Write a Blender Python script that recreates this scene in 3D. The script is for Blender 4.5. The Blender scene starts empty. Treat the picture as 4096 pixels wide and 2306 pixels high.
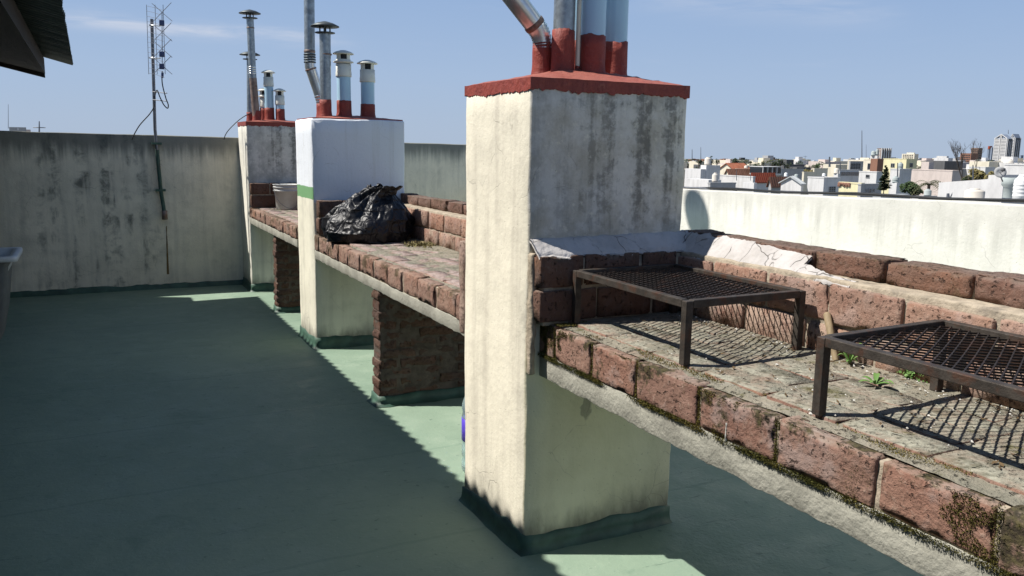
import bpy, math, random
from mathutils import Vector, Matrix, noise
random.seed(7)
R = math.radians
scene = bpy.context.scene
col = scene.collection

# ------------------------------------------------------------------ camera
YAW, PITCH, ROLL, FPX, EYE = R(26.712), R(9.55), R(0.889), 3353.3, 1.6
fw = Vector((math.sin(YAW)*math.cos(PITCH), math.cos(YAW)*math.cos(PITCH), -math.sin(PITCH)))
rt = Vector((math.cos(YAW), -math.sin(YAW), 0))
up = rt.cross(fw)
rt, up = rt*math.cos(ROLL)+up*math.sin(ROLL), up*math.cos(ROLL)-rt*math.sin(ROLL)
CAM = Vector((0, 0, EYE))
cam = bpy.data.cameras.new('camera'); camo = bpy.data.objects.new('camera', cam); col.objects.link(camo)
cam.sensor_width = 36; cam.lens = 36*FPX/4096; cam.clip_start = .05; cam.clip_end = 8000
camo.matrix_world = Matrix(((rt.x, up.x, -fw.x, 0), (rt.y, up.y, -fw.y, 0), (rt.z, up.z, -fw.z, EYE), (0, 0, 0, 1)))
scene.camera = camo

# ------------------------------------------------------------------ sun, sky, exposure
EL, AZ = R(53), R(25.5)
SUN = Vector((-math.cos(EL)*math.cos(AZ), math.cos(EL)*math.sin(AZ), math.sin(EL)))
sl = bpy.data.lights.new('sun', 'SUN'); sl.energy = 5.0; sl.angle = R(.53); sl.color = (1, .955, .88)
so = bpy.data.objects.new('sun', sl); col.objects.link(so)
so.rotation_euler = SUN.to_track_quat('Z', 'Y').to_euler(); so.location = (-20, 8, 30)
vs = scene.view_settings
vs.view_transform = 'Standard'; vs.look = 'None'; vs.gamma = 1; vs.use_curve_mapping = False; vs.exposure = .5
scene.render.film_transparent = False
SKYS = .05; SKYK = 1/(SKYS*2**vs.exposure)      # sky strength, and the gain that puts the low sky at its photographed brightness
w = bpy.data.worlds.new('World'); scene.world = w; w.use_nodes = True

# ------------------------------------------------------------------ node shorthand
class NT:
    def __init__(s, tree): s.t = tree; s.L = tree.links
    def n(s, typ, ins=None, **kw):
        o = s.t.nodes.new(typ)
        for k, v in kw.items(): setattr(o, k, v)
        for k, v in (ins or {}).items():
            if isinstance(v, bpy.types.NodeSocket): s.L.new(v, o.inputs[k])
            else: o.inputs[k].default_value = v
        return o
    def math(s, op, a, b=0., clamp=False): return s.n('ShaderNodeMath', {0: a, 1: b}, operation=op, use_clamp=clamp).outputs[0]
    def vmath(s, op, a, b): return s.n('ShaderNodeVectorMath', {0: a, 1: b}, operation=op).outputs[0]
    def noise(s, vec, scale, detail=4., rough=.55, dist=0.):
        return s.n('ShaderNodeTexNoise', {'Vector': vec, 'Scale': scale, 'Detail': detail, 'Roughness': rough, 'Distortion': dist}).outputs['Fac']
    def step(s, v, a, b, lo=0., hi=1.): return s.n('ShaderNodeMapRange', {0: v, 1: a, 2: b, 3: lo, 4: hi}, interpolation_type='SMOOTHSTEP').outputs[0]
    def mix(s, f, a, b, mode='MIX'):
        o = s.n('ShaderNodeMix', data_type='RGBA', blend_type=mode)
        for i, v in ((0, f), (6, a), (7, b)):
            if isinstance(v, bpy.types.NodeSocket): s.L.new(v, o.inputs[i])
            else: o.inputs[i].default_value = v if i == 0 else (*v, 1)
        return o.outputs[2]
    def ramp(s, f, stops):
        o = s.n('ShaderNodeValToRGB', {0: f}); e = o.color_ramp.elements
        while len(e) < len(stops): e.new(.5)
        for q, (p, c) in zip(e, stops): q.position = p; q.color = (*c, 1)
        return o.outputs[0]
    def scalev(s, vec, sc): return s.vmath('MULTIPLY', vec, sc)
    def bump(s, h, strength, dist=.01): return s.n('ShaderNodeBump', {'Height': h, 'Strength': strength, 'Distance': dist}).outputs[0]

MATS = {}
def material(name, rough=.8, metal=0., spec=.3):
    m = bpy.data.materials.new(name); m.use_nodes = True
    t = NT(m.node_tree); b = m.node_tree.nodes['Principled BSDF']
    b.inputs['Roughness'].default_value = rough; b.inputs['Metallic'].default_value = metal
    b.inputs['Specular IOR Level'].default_value = spec
    t.b = b; MATS[name] = m
    t.obj = t.n('ShaderNodeTexCoord').outputs['Object']
    def out(color=None, normal=None, rough=None):
        for k, v in (('Base Color', color), ('Normal', normal), ('Roughness', rough)):
            if v is None: continue
            if isinstance(v, bpy.types.NodeSocket): t.L.new(v, b.inputs[k])
            else: b.inputs[k].default_value = (*v, 1)
        return m
    t.out = out
    return t

def at(px, py, d):            # point of the photograph at horizontal distance d
    v = fw + rt*((px-2048)/FPX) - up*((py-1153)/FPX)
    return CAM + v*(d/math.hypot(v.x, v.y))
def ray(px, py): return fw + rt*((px-2048)/FPX) - up*((py-1153)/FPX)
def on_z(px, py, z): v = ray(px, py); return CAM + v*((z-EYE)/v.z)
def on_x(px, py, x): v = ray(px, py); return CAM + v*(x/v.x)
def on_y(px, py, y): v = ray(px, py); return CAM + v*(y/v.y)

# world: Nishita sky with thin cirrus streaks
t = NT(w.node_tree); bg = w.node_tree.nodes['Background']
sky = t.n('ShaderNodeTexSky', sky_type='NISHITA', sun_disc=False, sun_elevation=EL, sun_rotation=math.atan2(SUN.x, SUN.y),
          altitude=30, air_density=1.25, dust_density=.35, ozone_density=2.5)
gen = t.n('ShaderNodeTexCoord').outputs['Generated']
sep = t.n('ShaderNodeSeparateXYZ', {0: gen})
azm = t.math('ARCTAN2', sep.outputs[0], sep.outputs[1]); ele = t.math('ARCSINE', sep.outputs[2])
flow = t.n('ShaderNodeCombineXYZ', {0: t.math('MULTIPLY', azm, 9.), 1: t.math('MULTIPLY', ele, 70.), 2: 0.}).outputs[0]
wisp = t.noise(flow, 1., 5, .6, .4)
def streak(p0, p1, width, amount):
    d0, d1 = ray(*p0).normalized(), ray(*p1).normalized()
    a0, a1 = math.atan2(d0.x, d0.y), math.atan2(d1.x, d1.y); e0, e1 = math.asin(d0.z), math.asin(d1.z)
    k = (e1-e0)/(a1-a0)
    line = t.math('ADD', t.math('MULTIPLY', t.math('SUBTRACT', azm, a0), k), e0)
    line = t.math('ADD', line, t.math('MULTIPLY', t.math('SUBTRACT', wisp, .5), width*1.6))
    dist = t.math('DIVIDE', t.math('SUBTRACT', ele, line), width)
    g = t.math('POWER', 2.718, t.math('MULTIPLY', t.math('MULTIPLY', dist, dist), -1.))
    m = (a1-a0)*.22
    win = t.math('MULTIPLY', t.step(azm, a0-m, a0+m), t.step(azm, a1-m, a1+m, 1., 0.))
    return t.math('MULTIPLY', t.math('MULTIPLY', g, win), t.math('MULTIPLY', t.step(wisp, .25, .75), amount))
cl = t.math('ADD', streak((180, 70), (1290, 165), .0075, .8), streak((2500, -20), (3500, 60), .016, .32))
cl = t.math('ADD', cl, t.math('MULTIPLY', t.step(wisp, .55, .95), .10), clamp=True)
skyc = t.mix(1., sky.outputs[0], (1.0, 1.0, 1.04), 'MULTIPLY')
low = t.ramp(t.math('DIVIDE', ele, .8), [(0, (.42, .53, .70)), (.10, (.385, .515, .735)), (.24, (.30, .445, .71)), (.42, (.225, .36, .63)), (1, (.14, .25, .50))])
low = t.mix(1., low, (SKYK, SKYK, SKYK), 'MULTIPLY')
skyc = t.mix(t.step(ele, .25, .95, .9, .15), skyc, low)
skyc = t.mix(cl, skyc, (.66*SKYK, .70*SKYK, .80*SKYK))
t.L.new(skyc, bg.inputs[0]); bg.inputs[1].default_value = SKYS

# ------------------------------------------------------------------ materials
def plaster(name, base, dirt, dark, zsplit=None, side_dirt=0., streak=.5, top=1.8, foot=True, band=None, bumpy=.35, lichen=0., spot=None):
    t = material(name, .9, spec=.15)
    s = t.n('ShaderNodeSeparateXYZ', {0: t.obj}); z = s.outputs[2]
    big = t.noise(t.obj, 2.3, 5, .6); fine = t.noise(t.obj, 38, 5, .65); mid = t.noise(t.obj, 9, 5, .6)
    st = t.noise(t.scalev(t.obj, (13, 13, .7)), 1., 5, .6, .2)
    st2 = t.noise(t.scalev(t.obj, (38, 38, 1.6)), 1., 4, .6)
    c = t.mix(t.step(big, .35, .7), base, tuple(v*.86 for v in base))
    c = t.mix(t.step(mid, .48, .78, 0, .4), c, dirt)
    c = t.mix(t.math('MULTIPLY', t.step(st, .46, .72), streak), c, dirt)
    c = t.mix(t.math('MULTIPLY', t.step(st2, .58, .8), streak*.55), c, tuple(v*.75 for v in dirt))
    if side_dirt:
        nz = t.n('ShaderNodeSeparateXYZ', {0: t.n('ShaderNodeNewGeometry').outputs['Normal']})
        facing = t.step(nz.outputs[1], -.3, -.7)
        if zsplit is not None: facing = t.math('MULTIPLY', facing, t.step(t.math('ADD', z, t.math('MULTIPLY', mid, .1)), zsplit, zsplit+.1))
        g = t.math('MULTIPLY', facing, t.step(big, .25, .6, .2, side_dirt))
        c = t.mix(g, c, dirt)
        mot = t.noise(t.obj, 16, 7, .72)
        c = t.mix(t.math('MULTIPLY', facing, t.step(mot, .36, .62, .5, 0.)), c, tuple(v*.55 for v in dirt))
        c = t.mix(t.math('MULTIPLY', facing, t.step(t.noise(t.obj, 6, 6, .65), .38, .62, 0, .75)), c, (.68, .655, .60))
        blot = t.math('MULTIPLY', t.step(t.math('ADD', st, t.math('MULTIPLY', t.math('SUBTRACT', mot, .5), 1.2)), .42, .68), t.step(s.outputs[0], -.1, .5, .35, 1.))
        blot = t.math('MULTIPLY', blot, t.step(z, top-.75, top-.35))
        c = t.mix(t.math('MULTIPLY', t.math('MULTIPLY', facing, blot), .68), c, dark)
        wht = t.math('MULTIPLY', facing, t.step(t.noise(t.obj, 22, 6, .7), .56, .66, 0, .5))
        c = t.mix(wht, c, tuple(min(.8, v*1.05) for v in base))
    if spot:
        low_ = t.math('MULTIPLY', t.step(t.n('ShaderNodeSeparateXYZ', {0: t.n('ShaderNodeNewGeometry').outputs['Normal']}).outputs[1], -.3, -.7), t.step(z, .95, .75))
        c = t.mix(t.math('MULTIPLY', low_, .8), c, t.mix(t.step(big, .35, .7), (.72, .67, .47), (.62, .57, .38)))
        wob = t.scalev(t.n('ShaderNodeTexNoise', {'Vector': t.obj, 'Scale': 22., 'Detail': 4.}).outputs['Color'], (.06, .06, .06))
        q_ = t.vmath('DIVIDE', t.vmath('SUBTRACT', t.vmath('ADD', t.obj, wob), (spot[0]+.03, .03, spot[1]+.03)), (.026, .2, .055))
        c = t.mix(t.math('MULTIPLY', low_, t.step(t.n('ShaderNodeVectorMath', {0: q_}, operation='LENGTH').outputs['Value'], 1.1, .75, 0, .62)), c, (.2, .19, .16))
    if lichen:
        l1 = t.math('MULTIPLY', t.step(t.noise(t.obj, 5., 7, .7, .4), .42, .66), t.step(t.noise(t.scalev(t.obj, (8, 8, .9)), 1., 5, .6), .42, .6))
        l1 = t.math('MULTIPLY', l1, t.math('ADD', .22, t.math('MULTIPLY', t.step(s.outputs[0], .25, .6), t.step(s.outputs[0], 1.75, 1.2)), clamp=True))
        c = t.mix(t.math('MULTIPLY', l1, lichen), c, dark)
        tz = t.step(t.math('ADD', z, t.math('MULTIPLY', st, .35)), top-.02, top+.2)
        c = t.mix(t.math('MULTIPLY', tz, lichen*.9), c, dark)
    if band:
        zz = t.math('ADD', z, t.math('MULTIPLY', t.math('SUBTRACT', mid, .5), .02))
        fr = t.step(t.n('ShaderNodeSeparateXYZ', {0: t.n('ShaderNodeNewGeometry').outputs['Normal']}).outputs[0], -.4, -.6)
        c = t.mix(t.math('MULTIPLY', fr, t.step(zz, band[0]-.003, band[0]+.003)), c, (.17, .33, .16))
        zz = t.math('ADD', zz, t.math('MULTIPLY', t.math('SUBTRACT', 1., fr), .12))
        c = t.mix(t.step(zz, band[1]-.003, band[1]+.003), c, t.mix(t.math('MULTIPLY', t.step(st, .5, .8), .35), band[2], dirt))
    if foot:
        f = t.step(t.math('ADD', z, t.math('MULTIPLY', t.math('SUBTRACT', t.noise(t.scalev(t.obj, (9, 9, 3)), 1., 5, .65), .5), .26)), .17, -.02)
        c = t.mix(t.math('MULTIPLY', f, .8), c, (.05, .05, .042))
    cr = t.n('ShaderNodeTexVoronoi', {'Vector': t.vmath('ADD', t.obj, t.scalev(t.n('ShaderNodeTexNoise', {'Vector': t.obj, 'Scale': 7.}).outputs['Color'], (.12, .12, .12))), 'Scale': 4.5}, feature='DISTANCE_TO_EDGE').outputs['Distance']
    crack = t.math('MULTIPLY', t.step(cr, .010, .002), t.step(big, .5, .62, 0, .45))
    c = t.mix(crack, c, tuple(v*.45 for v in dirt))
    pit = t.step(t.noise(t.obj, 85, 2, .5), .68, .74)
    c = t.mix(t.math('MULTIPLY', pit, .35), c, dark)
    h = t.math('ADD', t.math('MULTIPLY', fine, .6), t.math('ADD', t.math('MULTIPLY', mid, .7), t.math('MULTIPLY', t.math('ADD', pit, crack), -.4)))
    return t.out(c, t.bump(h, bumpy, .012))

CREAM = plaster('cream_plaster', (.76, .71, .58), (.46, .42, .35), (.06, .058, .05), zsplit=1.22, side_dirt=.62, streak=.42, spot=(.285, .545))
CREAM_MID = plaster('repainted_plaster', (.74, .71, .58), (.45, .43, .36), (.1, .1, .09), streak=.3, band=(1.165, 1.262, (.70, .73, .77)))
CREAM_FAR = plaster('stained_plaster', (.74, .71, .62), (.42, .41, .38), (.05, .05, .045), zsplit=1.1, side_dirt=.75, streak=.5)
GREYWALL = plaster('mouldy_wall_plaster', (.76, .71, .58), (.46, .44, .37), (.10, .11, .10), streak=.4, top=1.56, foot=False, lichen=.85, bumpy=.5)
WHITEWALL = plaster('white_wall_plaster', (.79, .775, .71), (.57, .56, .50), (.24, .24, .22), streak=.3, top=1.22, foot=False, lichen=.45, bumpy=.3)
SIDEWALL = plaster('house_wall_plaster', (.3, .31, .28), (.2, .21, .19), (.12, .13, .12), streak=.3, foot=False)

def floor_paint():
    t = material('green_membrane_paint', .6, spec=.2)
    big = t.noise(t.obj, .9, 5, .6); mid = t.noise(t.obj, 6, 6, .6); fine = t.noise(t.obj, 60, 4, .6)
    c = t.mix(t.step(big, .3, .7), (.205, .285, .215), (.25, .33, .25))
    c = t.mix(t.step(mid, .5, .75, 0, .35), c, (.33, .40, .31))
    c = t.mix(t.step(t.noise(t.obj, 2.2, 6, .7, .5), .56, .72, 0, .45), c, (.12, .20, .15))
    scr = t.noise(t.scalev(t.obj, (3, 26, 1)), 1., 5, .7, 1.8)
    c = t.mix(t.step(scr, .62, .72, 0, .6), c, (.06, .10, .085))
    c = t.mix(t.step(t.noise(t.obj, 24, 4, .6), .64, .72, 0, .5), c, (.07, .12, .1))
    c = t.mix(t.step(t.noise(t.obj, 70, 2, .5), .70, .75, 0, .6), c, (.4, .42, .36))
    sx = t.n('ShaderNodeSeparateXYZ', {0: t.vmath('ADD', t.obj, t.scalev(t.n('ShaderNodeTexNoise', {'Vector': t.obj, 'Scale': 3.}).outputs['Color'], (.05, .05, 0)))}).outputs[1]
    seam = t.step(t.math('ABSOLUTE', t.math('SUBTRACT', t.math('FRACT', t.math('ADD', sx, .35)), .5)), .006, .016)   # roller laps, a metre apart
    c = t.mix(t.math('MULTIPLY', t.math('SUBTRACT', 1., seam), .25), c, (.13, .21, .16))
    h = t.math('ADD', t.math('ADD', t.math('MULTIPLY', mid, 1.), t.math('MULTIPLY', fine, .35)), t.math('MULTIPLY', seam, -.15))
    return t.out(c, t.bump(h, .45, .012), t.step(mid, .3, .7, .48, .72))
FLOOR = floor_paint()
def simple(name, colr, rough=.7, metal=0., spec=.3, var=.25, scale=12., bump=.2, bscale=40., dark=None, amt=.5, stretch=(1, 1, 1)):
    t = material(name, rough, metal, spec)
    v = t.scalev(t.obj, stretch)
    a = t.noise(v, scale, 5, .6)
    c = t.mix(t.step(a, .3, .7), colr, tuple(x*(1-var) for x in colr))
    if dark: c = t.mix(t.step(t.noise(v, scale*.55, 6, .65, .3), .5, .68, 0, amt), c, dark)
    return t.out(c, t.bump(t.noise(v, bscale, 4, .6), bump, .006))
SKIRT = simple('dark_green_membrane', (.06, .125, .09), .5, spec=.4, var=.4, scale=9, bump=.5, bscale=18, dark=(.03, .05, .04))
REDPAINT = simple('oxide_red_membrane', (.27, .052, .036), .62, spec=.35, var=.25, scale=14, bump=.6, bscale=26, dark=(.16, .03, .024), amt=.6)
def redpaint():
    t = material('oxide_red_membrane', .62, spec=.35)
    mid = t.noise(t.obj, 12, 6, .65); fine = t.noise(t.obj, 34, 5, .65); br = t.noise(t.scalev(t.obj, (30, 30, 5)), 1., 4, .6)
    c = t.mix(t.step(mid, .35, .7), (.26, .050, .034), (.20, .040, .030))
    c = t.mix(t.step(br, .5, .75, 0, .5), c, (.145, .028, .022)); c = t.mix(t.step(fine, .6, .72, 0, .55), c, (.36, .12, .085))
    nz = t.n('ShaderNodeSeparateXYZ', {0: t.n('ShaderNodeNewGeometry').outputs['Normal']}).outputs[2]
    c = t.mix(t.math('MULTIPLY', t.step(nz, .4, .9), t.step(mid, .25, .6, .25, .7)), c, (.36, .13, .095))  # upward faces mixed to a lighter red: sunlit tops put into the colour
    return t.out(c, t.bump(t.math('ADD', fine, t.math('MULTIPLY', br, .6)), .75, .01))
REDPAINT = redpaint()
GALV = simple('weathered_galvanised_steel', (.38, .42, .44), .42, metal=.75, var=.35, scale=26, bump=.12, dark=(.17, .18, .19), amt=.65)
BRIGHT = simple('bright_galvanised_steel', (.75, .77, .78), .3, metal=.9, var=.15, scale=12, bump=.12, dark=(.45, .4, .33), amt=.5)
RUSTY = simple('rusty_flue_steel', (.33, .25, .21), .6, metal=.45, var=.4, scale=18, dark=(.16, .07, .04), amt=.8)
CAPMETAL = simple('dark_cowl_metal', (.10, .115, .12), .5, metal=.5, var=.3, scale=14)
PVC = simple('pale_blue_pvc', (.40, .60, .74), .35, spec=.45, var=.1, scale=5, bump=.04, dark=(.36, .48, .6), amt=.5)
PVCW = simple('ivory_pvc', (.72, .72, .64), .4, spec=.4, var=.1, scale=8, bump=.04, dark=(.5, .5, .44), amt=.3)
CREAMPIPE = simple('cream_pipe', (.70, .68, .54), .4, spec=.4, var=.08, scale=6, bump=.04)
CONCRETE = simple('pitted_concrete', (.37, .36, .305), .92, spec=.12, var=.3, scale=7, bump=.9, bscale=55, dark=(.20, .19, .165), amt=.55)
MORTAR = simple('crumbling_mortar', (.43, .365, .28), .95, spec=.1, var=.35, scale=20, bump=1., bscale=70, dark=(.16, .14, .12), amt=.6)
def render_white():
    t = material('white_cement_render', .92, spec=.1)
    big = t.noise(t.obj, 7, 6, .65); fine = t.noise(t.obj, 40, 5, .6)
    v = t.vmath('ADD', t.obj, t.scalev(t.n('ShaderNodeTexNoise', {'Vector': t.obj, 'Scale': 9.}).outputs['Color'], (.09, .09, .09)))
    cr = t.n('ShaderNodeTexVoronoi', {'Vector': v, 'Scale': 9.}, feature='DISTANCE_TO_EDGE').outputs['Distance']
    crack = t.math('MULTIPLY', t.step(cr, .014, .003), t.step(big, .45, .6))
    c = t.mix(t.step(big, .35, .7), (.50, .475, .46), (.40, .375, .355))
    c = t.mix(t.step(fine, .58, .75, 0, .4), c, (.3, .27, .24)); c = t.mix(t.math('MULTIPLY', crack, .8), c, (.07, .06, .05))
    return t.out(c, t.bump(t.math('SUBTRACT', t.math('ADD', big, t.math('MULTIPLY', fine, .4)), crack), .7, .014))
MORTARW = render_white()
OLDW = simple('old_white_cement', (.46, .44, .43), .9, spec=.12, var=.16, scale=8, bump=.55, bscale=30, dark=(.42, .39, .36), amt=.45)
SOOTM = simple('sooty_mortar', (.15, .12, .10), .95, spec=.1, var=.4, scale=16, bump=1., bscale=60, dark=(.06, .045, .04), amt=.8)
IRON = simple('rusted_iron', (.072, .060, .050), .62, metal=.35, spec=.4, var=.45, scale=30, bump=.3, bscale=140, dark=(.085, .036, .02), amt=.75)
IRONTOP = simple('blackened_mesh_steel', (.034, .026, .022), .58, metal=.3, spec=.4, var=.4, scale=30, bump=.2, dark=(.085, .04, .024), amt=.6)
WOOD = simple('dark_stained_wood', (.022, .016, .013), .75, var=.5, scale=6, stretch=(1, .15, 1), bump=.3)
SHEET = simple('old_zinc_roof_sheet', (.075, .095, .09), .55, metal=.4, var=.3, scale=5, bump=.15, dark=(.045, .05, .05))
STICK = simple('worn_wood_handle', (.33, .25, .15), .7, var=.35, scale=20, stretch=(3, 3, .6))
PLASTIC = simple('grey_white_plastic', (.52, .52, .5), .45, spec=.4, var=.18, scale=8, bump=.08, dark=(.36, .34, .31), amt=.6)
TUB = simple('white_plastic', (.62, .65, .67), .4, spec=.4, var=.1, scale=6, bump=.05)
BLACKCABLE = simple('black_rubber', (.02, .022, .024), .55, var=.3)
STEEL = simple('aerial_steel', (.22, .23, .25), .45, metal=.7, var=.3, scale=20, dark=(.2, .14, .11))
BOXBLUE = simple('blue_junction_plastic', (.06, .08, .17), .5)
STONEW = simple('white_grit', (.62, .6, .55), .9, var=.2)
LABELP = simple('violet_bottle_label', (.11, .07, .55), .4, spec=.4, var=.15, scale=20, dark=(.5, .45, .75), amt=.5)

def leafmat(name, c1, c2, rough=.55):
    t = material(name, rough, spec=.25)
    r = t.n('ShaderNodeObjectInfo').outputs['Random']
    v = t.vmath('ADD', t.obj, t.n('ShaderNodeCombineXYZ', {0: r, 1: r, 2: r}).outputs[0])
    c = t.mix(t.step(t.noise(v, 3, 3), .35, .65), c1, c2)
    return t.out(c)
WEED = leafmat('weed_leaf', (.10, .20, .05), (.15, .26, .075))
MOSS = leafmat('moss_green', (.075, .075, .018), (.14, .11, .025), .9)
DEADGRASS = leafmat('dry_grass', (.30, .25, .13), (.16, .14, .06), .9)

def brickmat(name, dust=.6, moss=.3, dark=1., dustcol=(.34, .32, .265), soot=0., pale=0., lilac=.6, mtop=0.):
    t = material(name, .93, spec=.1)
    rnd = t.n('ShaderNodeObjectInfo').outputs['Random']
    v = t.vmath('ADD', t.obj, t.n('ShaderNodeCombineXYZ', {0: t.math('MULTIPLY', rnd, 37.), 1: t.math('MULTIPLY', rnd, 91.), 2: t.math('MULTIPLY', rnd, 53.)}).outputs[0])
    c = t.ramp(rnd, [(0, (.26, .125, .09)), (.2, (.30, .175, .135)), (.42, (.19, .10, .08)), (.62, (.31, .155, .10)), (.82, (.235, .15, .125)), (1, (.28, .13, .085))])
    c = t.mix(1., c, (dark, dark, dark), 'MULTIPLY')
    mid = t.noise(v, 13, 6, .65); fine = t.noise(v, 55, 5, .65); big = t.noise(v, 5, 4, .6)
    c = t.mix(t.step(mid, .42, .72, 0, .55), c, (.36*dark, .22*dark, .17*dark))
    c = t.mix(t.step(big, .5, .75, 0, .6), c, (.17*dark, .075*dark, .055*dark))
    c = t.mix(t.step(fine, .55, .7, 0, .55), c, (.42*dark, .31*dark, .25*dark))
    if pale: c = t.mix(t.step(t.noise(v, 8, 6, .7), .38, .6, 0, pale), c, (.40, .31, .25))
    c = t.mix(t.step(t.noise(v, 6.5, 5, .65), .5, .66, 0, .75*lilac), c, (.30*dark, .235*dark, .22*dark))
    c = t.mix(t.step(t.noise(v, 3.5, 6, .7), .3, .65, .08, .34), c, (.32*dark, .215*dark, .16*dark))
    pit = t.step(t.noise(v, 60, 4, .6), .57, .68)
    c = t.mix(t.math('MULTIPLY', pit, .75), c, (.05, .034, .028))
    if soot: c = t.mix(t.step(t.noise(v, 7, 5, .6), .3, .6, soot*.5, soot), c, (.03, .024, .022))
    nrm = t.n('ShaderNodeSeparateXYZ', {0: t.n('ShaderNodeNewGeometry').outputs['Normal']}).outputs[2]
    d = t.math('MULTIPLY', t.step(nrm, .35, .85), t.step(mid, .25, .62, dust*.45, dust))
    c = t.mix(d, c, t.mix(t.step(fine, .35, .65), dustcol, tuple(x*.62 for x in dustcol)))
    if moss:
        m = t.step(t.math('ADD', t.noise(v, 9, 7, .72), t.math('ADD', t.math('MULTIPLY', t.math('SUBTRACT', rnd, .5), .09), t.math('MULTIPLY', t.n('ShaderNodeSeparateXYZ', {0: t.obj}).outputs[2], mtop))), .52, .62)
        c = t.mix(t.math('MULTIPLY', m, moss), c, t.mix(t.step(fine, .4, .6), (.022, .022, .014), (.065, .06, .026)))
    h = t.math('ADD', t.math('MULTIPLY', fine, .8), t.math('SUBTRACT', t.math('MULTIPLY', mid, .8), t.math('MULTIPLY', pit, .9)))
    return t.out(c, t.bump(h, .8, .012))
BR_FRONT = brickmat('mossy_front_brick', .35, .9, .88, lilac=1., mtop=1.2)
BR_TOP = brickmat('dusty_paver_brick', 1., .45, .85, (.34, .33, .265))
BR_WALL = brickmat('orange_parapet_brick', .25, .12, 1.08, pale=.25)
BR_WALLTOP = brickmat('weathered_coping_brick', .5, .45, .72, (.2, .165, .135), soot=.25)
def skimmat():
    t = material('dirty_cement_skim', .95, spec=.1)
    big = t.noise(t.obj, 4.5, 6, .65, .4); mid = t.noise(t.obj, 15, 6, .68); fine = t.noise(t.obj, 60, 5, .65)
    c = t.mix(t.step(big, .35, .65), (.285, .255, .20), (.20, .19, .15))
    c = t.mix(t.step(t.noise(t.obj, 7, 5, .6), .54, .7, 0, .7), c, (.30, .215, .165))
    c = t.mix(t.step(mid, .52, .7, 0, .6), c, (.35, .32, .265)); c = t.mix(t.step(mid, .46, .34, 0, .6), c, (.155, .145, .11))
    c = t.mix(t.step(t.noise(t.obj, 9, 7, .72), .57, .66, 0, .75), c, (.10, .095, .035))
    pit = t.step(t.noise(t.obj, 45, 4, .6), .58, .68); c = t.mix(t.math('MULTIPLY', pit, .6), c, (.07, .06, .045))
    return t.out(c, t.bump(t.math('SUBTRACT', t.math('ADD', mid, t.math('MULTIPLY', fine, .5)), pit), .9, .014))
SKIM = skimmat()
BR_LOW = brickmat('pale_lower_brick', .3, .3, 1., pale=.8)
BR_SIDE = brickmat('sooty_side_brick', .3, .25, .62, soot=.35)
BR_MID = brickmat('mid_front_brick', .3, .7, .9, (.3, .25, .2), pale=.35, mtop=.8)
BR_MIDTOP = brickmat('mid_paver_brick', .8, .25, 1., (.40, .34, .32))
BR_PIL = brickmat('support_brick', .2, .2, .6, soot=.4)

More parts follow.
